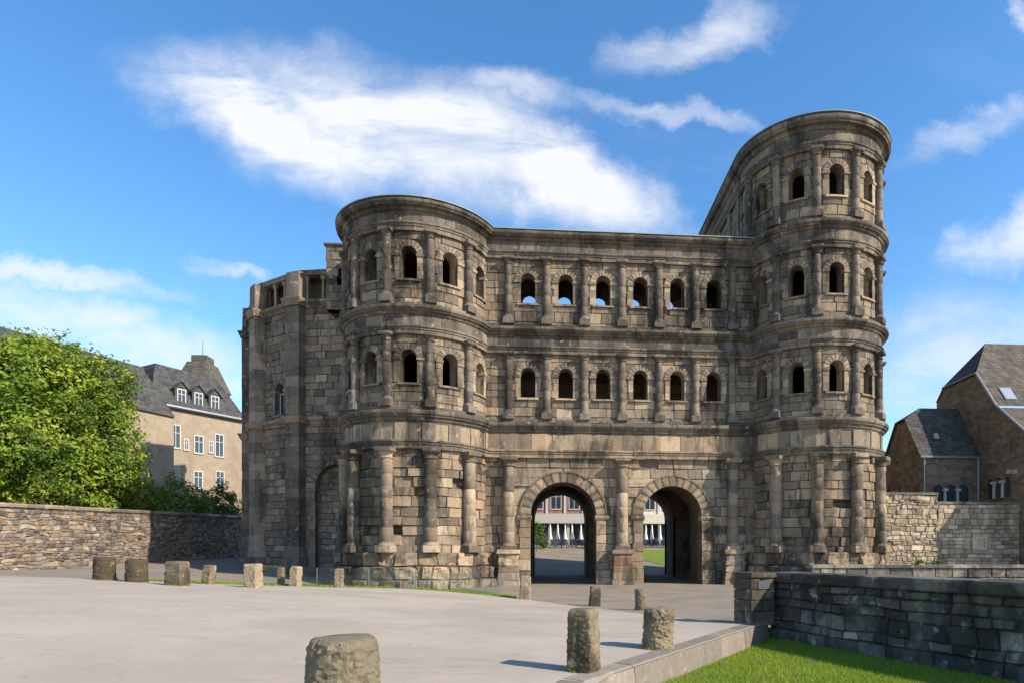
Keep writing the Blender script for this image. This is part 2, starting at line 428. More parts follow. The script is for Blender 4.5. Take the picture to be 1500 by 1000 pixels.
# ------------------------------------------------------------------ terrain
CP = []   # (xc, d, z) control heights
CP += [(-.26, 9.2, .35), (1, 11.4, .35), (3.5, 15, .35), (-2.2, 5.5, .36), (0, 0, .35), (-6, 2, .6), (-14, 6, 1.0), (-25, 4, 1.25), (3.14, 15.4, .33), (.94, 19.2, .25),
       (-2.1, 24.5, .16), (-3.28, 26, .19), (-6.98, 25.5, .57), (-10, 25.5, .67), (-12.6, 24, .81), (-15.6, 22.5, 1.03), (-16.9, 21.5, 1.16), (-19, 20.5, 1.29), (-8, 15, .72), (-3, 16, .42),
       (-33, 36, .97), (-32.5, 45.7, 1.25), (-33, 61, 1.62), (-25, 36, 1.15), (-26, 28, 1.25), (-45, 30, 1.1), (-45, 60, 1.8), (12, 20, .1), (20, 20, .1), (20, 10, .1), (10, 5, .1)]
for (X, Y, z) in ((-13, -5.5, -.02), (-8.5, -4, 0), (-17.5, -3, .05), (0, -1, 0), (0, -6, .03), (13, -6, 0), (8, -10, .05), (0, 8, 0), (0, 14, .1), (-4, 14, .1), (20, 0, 0), (28, 0, 0), (28, -10, 0), (13, 12, 0), (-13, 12, .2),
                  (-22, 2, .45), (-27, 4, .7), (-27, 12, 1.1), (0, 46, 3.0), (-14, 46, 3.0), (14, 46, 3.0), (0, 28, 1.35), (-14, 28, 1.4), (14, 28, 1.3), (-10, 70, 3.2), (10, 70, 3.2), (-30, 40, 2), (35, 40, 2)):
    a, b = w2c(X, Y); CP.append((a, b, z))
CPa = np.array(CP)
def _tps(r2): return np.where(r2 > 1e-9, r2*np.log(r2+1e-12), 0)
nC = len(CPa); Kx = ((CPa[:, None, :2]-CPa[None, :, :2])**2).sum(-1)
Am = np.zeros((nC+3, nC+3)); Am[:nC, :nC] = _tps(Kx)+np.eye(nC)*2.0; Am[:nC, nC] = 1; Am[:nC, nC+1:] = CPa[:, :2]; Am[nC:, :nC] = Am[:nC, nC:].T
wts = np.linalg.solve(Am, np.concatenate([CPa[:, 2], np.zeros(3)]))
def ghc_arr(P):
    P = np.asarray(P, float); Q = P.copy(); Q[:, 0] = np.clip(Q[:, 0], -45, 40); Q[:, 1] = np.clip(Q[:, 1], -5, 112)
    r2 = ((Q[:, None, :]-CPa[None, :, :2])**2).sum(-1)
    return np.clip(_tps(r2)@wts[:nC]+wts[nC]+Q@wts[nC+1:], -.1, 3.4)
def ghc(xc, d): return float(ghc_arr([(xc, d)])[0])
def gz(X, Y): return ghc(*w2c(X, Y))
def interp(x, pts):
    if x <= pts[0][0]: return pts[0][1]
    for (a, b), (c, d) in zip(pts, pts[1:]):
        if x <= c: return b+(d-b)*(x-a)/(c-a)
    return pts[-1][1]
NEAR = [(-60, -9), (-1.9, -9), (-1.3, 4.0), (-.17, 8.5), (3.56, 14.85), (4.4, 16.28)]
FAR = [(-60, 17), (-19, 20.5), (-16.9, 21.5), (-15.6, 22.5), (-12.6, 24), (-10, 25.3), (-6.98, 25.6), (-4.6, 26.1), (-3.28, 25.9), (-2.1, 24.5), (.94, 19.2), (3.14, 15.6), (4.4, 16.3)]
WALLA, WALLB = (4.3, 15.75), (10.42, 3.15)       # foot of the retaining wall, camera metres
def in_plaza(xc, d, m=0.0): return xc < 3.9-m and interp(xc, NEAR)+m < d < interp(xc, FAR)-m
def in_lawn(xc, d, m=0.0):
    if xc < -1.9 or d > 16.6: return False
    t = (d-WALLA[1])/(WALLB[1]-WALLA[1]); xw = WALLA[0]+(WALLB[0]-WALLA[0])*t
    return d < interp(xc, NEAR)-m and xc < xw+.25
xs = sorted(set([round(-60+i*2.0, 3) for i in range(16)]+[round(-28+i*.5, 3) for i in range(112)]+[28+i*4 for i in range(10)]+[-2500, -900, -300, -120, 90, 120, 300, 900, 2500]))
ds = sorted(set([-60, -30, -14]+[round(-10+i*.5, 3) for i in range(104)]+[42+i*1.5 for i in range(50)]+[125, 160, 300, 900, 3000]))
pts = [(x, d) for d in ds for x in xs]; zz_ = ghc_arr(pts); vs = []
for (x, d), z in zip(pts, zz_):
    if in_plaza(x, d, .6): z -= .25
    if in_lawn(x, d, -.45): z = -.45
    X, Y = c2w(x, d); vs.append((X, Y, z))
nx = len(xs); mb = MB()
mb.add(vs, [(j*nx+i, j*nx+i+1, (j+1)*nx+i+1, (j+1)*nx+i) for j in range(len(ds)-1) for i in range(nx-1)])
def ground_mat(name, c0, c1, scale=1.2, fine=60, bump=.3, crack=False, streak=None, spots=.0, wear=False):
    m, nt, b = mat_new(name); g = G(nt); p = g.pos(); ps = g.pos(streak) if streak else p
    c = g.mix(g.ramp(g.noise(ps, scale, 6, .6, .2), .3, .7), c0, c1)
    f = g.noise(p, fine, 4, .7); c = g.mix(1.0, c, g.mix(f, (.72, .72, .72), (1.25, 1.25, 1.25)), 'MULTIPLY')
    if spots: c = g.mix(g.ramp(g.noise(p, 5, 3, .5), .63, .70, 0, spots), c, tuple(x*.45 for x in c0))
    if wear:
        c = g.mix(g.ramp(g.noise(g.pos((.5, 2.2, 1)), .5, 7, .66, .8), .52, .70, 0, .38), c, tuple(x*.62 for x in c0))
        c = g.mix(g.ramp(g.noise(p, 13, 2, .5), .70, .74, 0, .6), c, tuple(x*.4 for x in c0))
    if crack:
        v = g.new('ShaderNodeTexVoronoi', feature='DISTANCE_TO_EDGE'); g.put(v.inputs['Vector'], g.pos()); v.inputs['Scale'].default_value = .16
        c = g.mix(g.ramp(v.outputs['Distance'], 0, .006, .55, 0), c, tuple(x*.4 for x in c0))
    g.put(b.inputs['Base Color'], c); b.inputs['Roughness'].default_value = .93; b.inputs['Specular IOR Level'].default_value = .2
    g.bump(f, bump, .006, b); return m
M['asphalt'] = ground_mat('worn road surface', (.205, .168, .126), (.27, .222, .168), .5, 40, .5, crack=True, spots=.3)
M['plaza'] = ground_mat('pale rolled gravel paving', (.345, .288, .226), (.415, .35, .278), .35, 45, .7, streak=(1, 1, 1), spots=.22, wear=True)
M['kerb'] = stone_mat('kerb stone', crust=(.10, .085, .06), crust_amt=.5, lo=.5, hi=.7, streak=False, pale=(.55, .48, .37), pale_amt=.3, bump=.4)
M['lawn'] = ground_mat('lawn soil', (.11, .17, .02), (.17, .23, .03), 1.5, 30, .5)
tag(mb.build('ground', 'asphalt', smooth=True), kind='structure')
# plaza slab
xs2 = [-60, -50, -40, -34]+[round(-30+i*.5, 3) for i in range(60)]+[round(i*.2, 3) for i in range(1, 20)]
mb = MB(); vs = []; nr = 46
for x in xs2:
    a, b = interp(x, NEAR), interp(x, FAR)
    for j in range(nr):
        d = a+(b-a)*j/(nr-1); X, Y = c2w(x, d); vs.append((X, Y, ghc(x, d)+.03))
    X, Y = c2w(x, b+.01); vs.append((X, Y, ghc(x, b)-.15))
nr += 1
mb.add(vs, [(i*nr+j, (i+1)*nr+j, (i+1)*nr+j+1, i*nr+j+1) for i in range(len(xs2)-1) for j in range(nr-1)])
tag(mb.build('plaza', 'plaza', smooth=True, angle=radians(40)), kind='structure')
# lawn beside the kerb
mb = MB(); vs = []; LX = [-3+i*.4 for i in range(36)]
def lawn_far(x):
    t = (x-WALLA[0])/(WALLB[0]-WALLA[0]); dw = WALLA[1]+(WALLB[1]-WALLA[1])*t
    return min(interp(x, NEAR)+.3, dw+.3 if x > WALLA[0]-.3 else 99)
for x in LX:
    b = lawn_far(x)
    for j in range(30):
        d = -10+(b+10)*j/29; X, Y = c2w(x, d); vs.append((X, Y, -.05+.04*nz((X, Y, 0), .35)))
mb.add(vs, [(i*30+j, (i+1)*30+j, (i+1)*30+j+1, i*30+j+1) for i in range(len(LX)-1) for j in range(29)])
lawn_o = tag(mb.build('lawn', 'lawn', smooth=True), kind='structure')

# ------------------------------------------------------------------ the Roman gate
gate = root('city_gate', 'huge blackened sandstone Roman gate with two round towers and two archways', 'gate')
TX, TY, RW = 13.0, 1.2, 4.4
DEL = radians(31.3)
TOW = {'L': (-TX, radians(1.8)), 'R': (TX, radians(-.8))}
Z1, Z2, Z3, Z4 = 10.35, 16.35, 22.38, 28.65
LEV = {1: (Z1, Z2), 2: (Z2, Z3), 3: (Z3, Z4)}
BLK = []
def pal_tower(u, z):
    t = min(1, max(0, (z-3)/9)); return pick(PAL_UP if rng.random() < t else PAL_LOW)
def palf(u, z): return pal_tower(u, z)

def arch_surround(surf, uc, zsill, zsp, r, parent, wide=.37, proud=.08, n=9, deep=.85, sill=True, jamb=True, name='window_arch', mat='stone', pal=PAL_UP):
    mb = MB()
    def polar(a, rad, d): return surf(uc+rad*cos(a), zsp+rad*sin(a), d)
    polar.R = None
    for k in range(n):
        a0, a1 = pi*k/n, pi*(k+1)/n
        b = cell(polar, (r, r+wide), lambda z, a0=a0, a1=a1: (a1, a0), .012, .014, proud+rng.uniform(-.006, .008), .012, .2, pick(pal), eu=.010/r, proudedge=True)
        mb.add(b.v, b.f, b.t)
    if jamb:
        nj = max(2, round((zsp-zsill)/.5))
        for s in (-1, 1):
            for k in range(nj):
                za, zb = zsill+(zsp-zsill)*k/nj, zsill+(zsp-zsill)*(k+1)/nj
                w = wide*rng.choice((.85, 1.0, 1.1)); u0, u1 = (uc+r, uc+r+w) if s > 0 else (uc-r-w, uc-r)
                b = cell(surf, (za, zb), lambda z, u0=u0, u1=u1: (u0, u1), .012, .014, proud*.7+rng.uniform(-.008, .012), .012, .2, pick(pal), proudedge=True)
                mb.add(b.v, b.f, b.t)
    # reveal lining
    out = [(uc-r, zsill), (uc-r, (zsill+zsp)/2)]+[(uc-r*cos(pi*i/12), zsp+r*sin(pi*i/12)) for i in range(13)]+[(uc+r, (zsill+zsp)/2), (uc+r, zsill)]
    vs = []
    for (u, z) in out:
        for d in (proud*.5-.02, -deep*.5, -deep): vs.append(surf(u, z, d))
    fs = [(i*3+j, i*3+j+1, (i+1)*3+j+1, (i+1)*3+j) for i in range(len(out)-1) for j in range(2)]
    mb.add(vs, fs, pick(pal))
    o = mb.build(name, mat, parent)
    if sill:
        sweep_stone(surf, uc-r-.22, uc+r+.22, [(-deep, zsill-.02), (.13, zsill-.03), (.15, zsill-.15), (-.1, zsill-.18), (-deep, zsill-.2)], o, 'sill', mat, pick(pal), .02, .25)
    if jamb:
        for s in (-1, 1):
            u0, u1 = (uc+r-.03, uc+r+wide+.06) if s > 0 else (uc-r-wide-.06, uc-r+.03)
            sweep_stone(surf, u0, u1, [(-.3, zsp-.13), (proud+.04, zsp-.12), (proud+.07, zsp+.01), (-.3, zsp+.02)], o, 'impost', mat, pick(pal), .012, .3)
    return o

# column kits, each with three variants that share their meshes
def make_column(h, r, capw, caph, basew, baseh, drum, pal, jit):
    s = shaft(h, r, r*.88, drum, pal, jit)
    me_s = s.build('column', 'stone', None, True, radians(50)); me = me_s.data; bpy.data.objects.remove(me_s)
    cb = lathe([(r*.86, 0), (r*1.06, caph*.06), (r*1.06, caph*.16), (r*.9, caph*.2), (r*.95, caph*.36), (capw*.44, caph*.60), (capw*.46, caph*.66)], 16, None, jit)
    cb.t = [pick(pal)]*len(cb.v); sqblock(cb, capw, caph*.62, caph, pick(pal), capw*1.04)
    o = cb.build('capital', 'stone', None); mc = o.data; bpy.data.objects.remove(o)
    bb = MB(); sqblock(bb, basew, 0, baseh*.66, pick(pal), basew*.97, .03)
    l = lathe([(basew*.46, baseh*.6), (basew*.48, baseh*.7), (basew*.45, baseh*.8), (r*1.1, baseh*.86), (r*1.12, baseh*.93), (r*.98, baseh)], 16, None, jit); bb.add(l.v, l.f, pick(pal))
    o = bb.build('base', 'stone', None); mbs = o.data; bpy.data.objects.remove(o)
    return me, mc, mbs
KIT_UP = [make_column(3.2, .255, .76, .46, .72, .62, .62, PAL_COL, .035) for _ in range(4)]
KIT_BIG = [make_column(4.82, .385, 1.06, .62, 1.06, .62, .78, PAL_COLB, .05) for _ in range(4)]
def put_column(kit, surf, u, zb, d, hb, hs, base=True):
    p = surf(u, zb+hb, d); q = surf(u, zb+hb, d+1); rz = atan2(q[1]-p[1], q[0]-p[0])+pi/2
    me, mc, mbs = rng.choice(kit)
    c = link('column', me, gate); c.location = p; c.rotation_euler = (0, 0, rz+rng.choice((0, pi/2, pi)))
    flip = -(c.rotation_euler.z-rz)
    a = link('capital', mc, c); a.location = (0, 0, hs); a.rotation_euler.z = flip
    if base:
        b = link('base', mbs, c); b.location = (0, 0, -hb); b.rotation_euler.z = flip
    return c

def prof_arch(z0, z1, out=.26, k=0): m = (z0+z1)/2; return [(-.35, z0), (out-.06, z0), (out-.05, m-.02), (out, m), (out+.02, z1-.14), (out+.08, z1-.10), (out+.08, z1), (-.35, z1)]
def prof_frieze(z0, z1, out=.2): return [(-.35, z0+.004), (out, z0+.004), (out, z1-.004), (-.35, z1-.004)]
def prof_corn(z0, z1, rim):
    h = z1-z0
    return [(-.35, z0), (.20, z0), (.22, z0+h*.14), (.30, z0+h*.18), (.33, z0+h*.30), (.38, z0+h*.40), (rim-.12, z0+h*.46), (rim-.10, z0+h*.56), (rim-.03, z0+h*.62), (rim, z0+h*.72), (rim, z0+h*.9), (rim-.04, z0+h*.95), (-.35, z1+.06)]

def upper_level(surf, lev, centers, cols, u0, u1, rim, corn_top=None, rough=.015, skipwin=(), outk=1.0, facade=False):
    z0, z1 = LEV[lev]; H = z1-z0
    zs = z0+1.62; zp = z0+3.04; r = .47
    ops = [(c, r+.12, zs, zp) for c in centers]
    masonry(warp(surf, .05, .02, 1.1), u0, u1, z0-.1, z0+4.4, .50, .95, palf, ops, (zs,), BLK, (-.01, .05), .035, .024, .042)
    for c in centers: arch_surround(surf, c, zs, zp, r, gate)
    for c in cols: put_column(KIT_UP, surf, c, z0+.16, .17, .62, 3.2)
    # plinth ledge under the columns
    band(surf, u0, u1, [(-.3, z0-.02), (.34, z0+.0), (.34, z0+.16), (.28, z0+.19), (-.3, z0+.2)], gate, 'plinth_stone', PAL_TRIM, 1.4)
    dz = -.012 if facade else 0
    band(surf, u0, u1, prof_arch(z0+4.38+dz, z0+4.86+dz), gate, 'architrave_stone', PAL_TRIM, 1.5)
    band(surf, u0, u1, prof_frieze(z0+4.86+dz, z0+5.42+dz), gate, 'frieze_stone', PAL_TRIM, 1.0)
    band(surf, u0, u1, prof_corn(z0+5.40+dz, (corn_top or z1)+dz, rim), gate, 'cornice_stone', PAL_TRIM, 1.0)

def hole_at(key, px, py):
    x, off = TOW[key]; best = None
    for k in range(-80, 81):
        a = radians(k); p = (x+RW*sin(a), TY-RW*cos(a), 0); u, v, d = toimg(p)
        if best is None or abs(u-px) < best[0]: best = (abs(u-px), a*RW, EYE+(HZ-py)/F*d)
    return best[1:]
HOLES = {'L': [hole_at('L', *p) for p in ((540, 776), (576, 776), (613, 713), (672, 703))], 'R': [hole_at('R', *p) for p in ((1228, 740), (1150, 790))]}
def tower(key, top):
    x, off = TOW[key]; S = cyl(x, TY, RW)
    A = radians(104)
    cen = [off+DEL*k for k in (-3, -2, -1, 0, 1, 2, 3)]; col = [off+DEL*(k+.5) for k in (-3, -2, -1, 0, 1, 2)]
    cen = [c for c in cen if abs(c) < radians(85)]
    inner = 1 if key == 'L' else -1
    for lev in range(1, top+1):
        rim = .60 if lev < top else .74
        upper_level(S, lev, [c*RW for c in cen], [c*RW for c in col], -A*RW, A*RW, rim)
    # ground storey
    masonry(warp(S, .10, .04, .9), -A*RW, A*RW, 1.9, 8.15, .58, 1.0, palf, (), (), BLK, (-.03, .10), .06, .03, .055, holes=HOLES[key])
    for c in col: put_column(KIT_BIG, S, c*RW, 2.05, .24, .62, 4.82)
    for (R, za, zb, bw) in ((5.42, -.35, .46, .85), (5.14, .46, 1.22, .75), (4.86, 1.22, 2.06, .95)):
        masonry(warp(cyl(x, TY, R), .25, .05, .8), -A*R, A*R, za, zb, .8, bw, PAL_LOW, (), (), BLK, (-.14, .10), .15, .08, .12, .9, ncol=3, fine=True)
    band(S, -A*RW, A*RW, prof_arch(8.1, 8.6, .30), gate, 'architrave_stone', PAL_TRIM, 1.4)
    u = -A*RW; k = 0
    while u < A*RW-.3:
        w = .74; o = .17 if k % 2 else .235
        sweep_stone(S, u+.008, u+w-.008, prof_frieze(8.6, 9.62, o), gate, 'frieze_stone', 'stone', pick(PAL_UP), .02)
        if k % 2 == 0 and rng.random() < .0: pass
        u += w; k += 1
    band(S, -A*RW, A*RW, prof_corn(9.6, Z1, .60), gate, 'cornice_stone', PAL_TRIM, 1.1)
    # unseen storey floors, put in to keep the interior dark, and body behind
    ztop = LEV[top][1]
    mb = MB()
    for z in [Z1, Z2, Z3][:top]+[ztop-.2]:
        n = 24; ring = [(x+(RW-.5)*sin(a), TY-(RW-.5)*cos(a), z) for a in [-pi/2+pi*i/n for i in range(n+1)]]
        ring += [(x+RW-.5, 14, z), (x-RW+.5, 14, z)]
        vs = ring+[(p[0], p[1], p[2]-.25) for p in ring]; m = len(ring)
        mb.add(vs, [tuple(range(m)), tuple(range(2*m-1, m-1, -1))]+[(i, (i+1) % m, m+(i+1) % m, m+i) for i in range(m)], (.12, .1, .08))
    mb.build('floor', 'inner', gate)
    mb = MB()
    n = 40; R2 = RW+.77
    ring = [(x+R2*sin(a), TY-R2*cos(a)) for a in [-pi/2+pi*i/n for i in range(n+1)]]+[(x+R2, 15.3), (x-R2, 15.3)]
    m = len(ring); zt = ztop+.05
    vs = [(p[0], p[1], zt) for p in ring]+[(p[0], p[1], zt+.035) for p in ring]+[(x, 6, zt+.5)]
    mb.add(vs, [(i, (i+1) % m, m+(i+1) % m, m+i) for i in range(m)]+[(m+i, m+(i+1) % m, 2*m) for i in range(m)]+[tuple(range(m-1, -1, -1))])
    mb.build('roof', 'copper', gate)
    return S
SL = tower('L', 2); SR = tower('R', 3)

# straight flanks of the towers
def flank(p0, p1, z0, z1, outname='masonry'):
    S = plane(p0, p1)
    masonry(S, 0, S.L, z0, z1, .55, 1.1, palf, (), (), BLK, (0, .05), .03)
    return S
yb = 15.0; ya = TY+RW*cos(radians(104))*-1+.02
# flanks: inner sides (seen above the centre and through the arches) and outer sides
Sfl = flank((TX-RW, 14.9), (TX-RW, 2.1), 0, Z4-.9)
for lev in (2, 3):
    z0, z1 = LEV[lev]
    for (s, p, n) in ((prof_arch(z0+4.37, z0+4.85), 'architrave_stone', 1.5), (prof_frieze(z0+4.85, z0+5.41), 'frieze_stone', 1.1), (prof_corn(z0+5.39, z1-.015, .6 if lev == 2 else .73), 'cornice_stone', 1.1)):
        band(Sfl, .3, Sfl.L-.02, s, gate, p, PAL_TRIM, n)
for u in (1.6, 4.4, 7.2, 10.0, 12.2):
    sweep_stone(Sfl, u-.3, u+.3, [(-.2, Z3+.1), (.16, Z3+.1), (.16, Z3+4.38), (-.2, Z3+4.38)], gate, 'pilaster', 'stone', pick(PAL_UP))
flank((-TX+RW, 2.1), (-TX+RW, 14.9), 0, Z3-.9)
flank((TX+RW, 2.1), (TX+RW, 14.9), 0, Z4-.9); flank((-TX-RW, 14.9), (-TX-RW, 2.1), 0, Z3-.9)
flank((TX+RW, 14.9), (TX-RW, 14.9), 0, Z4-.9); flank((-TX+RW, 14.9), (-TX-RW, 14.9), 0, Z3-.9)

# centre
SF = plane((0, 0), (1, 0)); BAY = 2.42; FU = 8.95
cols = [(k-3)*BAY for k in range(7)]; cens = [(k-2.5)*BAY for k in range(6)]
for lev in (1, 2):
    upper_level(SF, lev, cens, cols, -FU, FU, .60 if lev == 1 else .66, facade=True)
PORT = [(-3.78, 2.12, 4.45), (3.32, 1.93, 4.45)]
masonry(warp(SF, .10, .04, .9), -FU, FU, -.2, 8.15, .60, 1.15, palf, [(c, r+.3, -.2, zs) for c, r, zs in PORT], (), BLK, (-.02, .07), .05)
# three giant columns of the centre on their pedestals
for k, u in enumerate((cols[0], 0, cols[6])):
    c = put_column(KIT_BIG, SF, u, 2.05, .30, .62, 4.82)
    ped = MB(); zz0 = -.25
    for i, (w, h) in enumerate(((1.55, .55), (1.36, .5), (1.26, .42), (1.24, .42), (1.24, .32), (1.46, .28))):
        t = pick(PAL_LOW)
        if k == 1 and i in (3, 4): t = (.23, .125, .09)
        if k == 1 and i == 2: t = (.21, .13, .095)
        s = MB(); sqblock(s, w if k == 1 else w*1.02, 0, h-.01, t, w*(.96 if i < 2 else 1), .03 if k == 1 else .09)
        o = s.build('pedestal_stone', 'stone', c); o.location = (0, 0, zz0-2.05-.62); o.rotation_euler.z = -c.rotation_euler.z; zz0 += h
# portal arches: separate voussoirs, impost stones, jamb piers, vaults
for (uc, r, zs) in PORT:
    vm = MB(); out = [(uc-r, -.3), (uc-r, 2), (uc-r, zs)]+[(uc-r*cos(pi*i/20), zs+r*sin(pi*i/20)) for i in range(1, 20)]+[(uc+r, zs), (uc+r, 2), (uc+r, -.3)]
    deps = [.0, -.6, -.61, -1.6, -2.6, -4.0]
    vs = []
    for i, (u, z) in enumerate(out):
        for j, d in enumerate(deps):
            kx = .0 if j < 2 else .14                              # the vault steps back behind the facing arch
            uu = u+(kx if u > uc else -kx)*(1 if z <= zs else abs(u-uc)/r); z2 = z+(kx*(z-zs)/r if z > zs else 0)
            p = SF(uu, z2, d); jx = .05*nz(p, .9); vs.append((p[0]+jx, p[1], p[2]+.03*nz(p, 1.1, 5)))
    nd = len(deps)
    vm.add(vs, [(i*nd+j, i*nd+j+1, (i+1)*nd+j+1, (i+1)*nd+j) for i in range(len(out)-1) for j in range(nd-1)], (.17, .135, .10))
    pa = vm.build('portal_vault', 'stone', gate)
    n = 15
    def polar(a, rad, d, uc=uc, zs=zs): return SF(uc+rad*cos(a), zs+rad*sin(a), d)
    polar.R = None
    for k in range(n):
        g_ = .004/r
        b = cell(polar, (r-.02, r+.61), lambda z, k=k: (pi*(k+1)/n-g_, pi*k/n+g_), .022, .024, .11+rng.uniform(-.012, .014), .025, .58, pick(PAL_LOW), eu=.016/r, proudedge=True)
        s = MB(); s.add(b.v, b.f, b.t); s.build('voussoir', 'stone', pa)
    # raised outer fillet of the arch
    fm = MB()
    for k in range(30):
        b = cell(polar, (r+.60, r+.70), lambda z, k=k: (pi*(k+1)/30, pi*k/30), .012, .004, .14, .008, .3, (.2, .155, .105), eu=.002, proudedge=True, joint=(.19, .147, .10)); fm.add(b.v, b.f, b.t)
    fm.build('fillet', 'stone', pa)
    for s_ in (-1, 1):
        z = -.25
        while z < zs-.35:
            h = rng.uniform(.45, .75); h = min(h, zs-.32-z); w = .66*rng.uniform(.92, 1.1)+(.28 if z < .9 else (.1 if z < 1.6 else 0))
            u0, u1 = (uc+r-.01, uc+r+w) if s_ > 0 else (uc-r-w, uc-r+.01)
            b = cell(SF, (z, z+h), lambda q, u0=u0, u1=u1: (u0, u1), .03, .03, .13+rng.uniform(-.03, .03)+(.14 if z < .9 else 0), .05, .62, pick(PAL_LOW), proudedge=True)
            s = MB(); s.add(b.v, b.f, b.t); s.build('jamb_stone', 'stone', pa); z += h
        u0, u1 = (uc+r-.08, uc+r+.8) if s_ > 0 else (uc-r-.8, uc-r+.08)
        sweep_stone(SF, u0, u1, [(-.6, zs-.32), (.15, zs-.31), (.24, zs-.16), (.26, zs-.02), (-.6, zs)], pa, 'impost', 'stone', pick(PAL_UP), .02, .3)
band(SF, -FU, FU, prof_arch(8.09, 8.59, .34), gate, 'architrave_stone', PAL_LOW, 1.5, jit=.05)
band(SF, -FU, FU, prof_frieze(8.59, 9.61, .20), gate, 'frieze_stone', PAL_LOW, 1.15, jit=.07)
band(SF, -FU, FU, prof_corn(9.59, Z1-.012, .56), gate, 'cornice_stone', PAL_TRIM, 1.2, jit=.05)

# gallery behind the windows, courtyard wing on the city side
INN = []
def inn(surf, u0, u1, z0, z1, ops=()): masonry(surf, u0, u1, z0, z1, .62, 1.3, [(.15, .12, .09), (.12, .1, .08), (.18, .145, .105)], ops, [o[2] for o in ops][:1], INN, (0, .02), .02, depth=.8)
SB = plane((0, 3.0), (1, 3.0))
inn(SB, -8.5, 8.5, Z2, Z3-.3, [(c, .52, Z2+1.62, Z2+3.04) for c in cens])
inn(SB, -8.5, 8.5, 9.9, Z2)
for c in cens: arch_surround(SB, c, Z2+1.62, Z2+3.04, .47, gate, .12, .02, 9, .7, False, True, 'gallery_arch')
SB2 = plane((1, 4.2), (0, 4.2)); 
SC = plane((0, 10.2), (1, 10.2)); wing_ops = [(-3.74, 2.15, -.2, 4.9), (3.5, 2.05, -.2, 4.9)]
inn(SC, -8.6, 8.6, -.2, 21.0, wing_ops)
mb = MB()
for a in (0, 1): mb.box((0, 2.1, (Z2-.15, Z3-.2)[a]), (17, 3.9, .25))  # storey slabs put in to block light behind the windows
mb.box((0, 2.3, 9.75), (17, 3.6, .4))
mb.box((0, 12.9, 21.1), (17.2, 4.6, .2)); mb.box((0, 12.9, 8.2), (17.2, 4.0, .3))
mb.build('floor', 'inner', gate)
for (uc, r, zb, zs) in wing_ops:
    vm = MB(); out = [(uc-r, -.2), (uc-r, zs)]+[(uc-r*cos(pi*i/16), zs+r*sin(pi*i/16)) for i in range(1, 16)]+[(uc+r, zs), (uc+r, -.2)]
    vs = [SC(u, z, d) for (u, z) in out for d in (.02, -2.4, -4.8)]
    vm.add(vs, [(i*3+j, i*3+j+1, (i+1)*3+j+1, (i+1)*3+j) for i in range(len(out)-1) for j in range(2)], (.15, .12, .09)); vm.build('passage_vault', 'stone', gate)
SD = plane((1, 15.0), (0, 15.0))
inn(SD, -7.6, 9.6, -.2, 21.0, [(1+3.74, 2.15, -.2, 4.9), (1-3.5, 2.05, -.2, 4.9)])
mbp = MB()
for b in INN: mbp.add(b.v, b.f, b.t)
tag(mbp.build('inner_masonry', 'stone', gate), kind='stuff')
# spine walls between and beside the passages under the gallery
mb = MB()
for (a, b) in ((-8.5, -3.78-2.12-.3), (-3.78+2.12+.3, 3.32-1.93-.3), (3.32+1.93+.3, 8.5)):
    mb.box(((a+b)/2, 2.35, 4.9), (b-a, 3.2, 10))
    mb.box(((a+b)/2, 12.8, 3.7), (b-a-.16, 4.0, 7.6))
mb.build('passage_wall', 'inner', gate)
# crown over the vaults
mb = MB(); mb.box((0, 2.35, 8.4), (17, 3.1, 2.2)); mb.build('passage_crown', 'inner', gate)
# centre roof
mb = MB(); mb.box((0, 1.9, Z3+.06), (2*FU-.2, 5.1, .05)); mb.build('roof', 'copper', gate)
# beam holes and a niche knocked into the tower walls
emit(BLK, gate, 'stone')

# ------------------------------------------------------------------ the apse beside the gate
apse = root('church_apse', 'polygonal stone apse with tall pilasters and dwarf gallery built against the gate tower', 'apse', (0, 0, 0))
def PYpt(px, Y): d = onY(px, Y); x, y = c2w((px-PP)/F*d, d); return (x, y)
A0 = (-17.6, 4.6); A1 = PYpt(437, 5.6); A2 = PYpt(381, 8.2); A3 = PYpt(369, 13.0); A4 = (A3[0]+1.5, 18.0)
AB = []
poly = [A4, A3, A2, A1, A0]
faces = list(zip(poly, poly[1:]))     # walking so that the outside is to the right
ZC1, ZC2 = 11.4, 19.3
def palA(u, z): return pick(PAL_APSE)
ASURF = [plane(a, b) for a, b in faces]
for i, S in enumerate(ASURF):
    ops = []; zb = ()
    if i == 2: ops = [(S.L*.52, .62, 12.0, 13.75)]; zb = (12.0,)
    if i == 3: ops = [(S.L*.60, 1.75, .2, 6.6)]
    masonry(warp(S, .10, .04, .9), 0, S.L, -.3, ZC2, .52, .9, palA, ops, zb, AB, (-.02, .05), .04)
    # mouldings
    for (za, zb2, rim) in ((ZC1-.35, ZC1+.2, .42), (ZC2-.1, ZC2+.45, .42)):
        band(S, -.05, S.L+.05, [(-.3, za), (.12, za), (.2, za+.15), (rim, za+.3), (rim, za+.48), (-.3, zb2)], apse, 'cornice_stone', PAL_APSE, 1.0, 'stone_apse', jit=.03)
    # parapet wall of the dwarf gallery
    Zg = ZC2+.42; Zh = Zg+1.75
    band(S, .0, S.L, [(-.45, Zh), (.16, Zh), (.2, Zh+.18), (.26, Zh+.3), (-.45, Zh+.34)], apse, 'gallery_beam', PAL_APSE, 1.6, 'stone_apse')
    nn = max(1, round(S.L/1.15))
    for k in range(nn):
        u = S.L*(k+.5)/nn
        if i == 0: continue
        p = S(u, Zg, -.12); c = lathe([(.17, 0), (.17, .1), (.105, .16), (.095, 1.4), (.12, 1.48), (.19, 1.62), (.19, 1.75)], 10, None, .02); c.t = [pick(PAL_APSE)]*len(c.v)
        o = c.build('gallery_column', 'stone_apse', apse, True, radians(50)); o.location = p
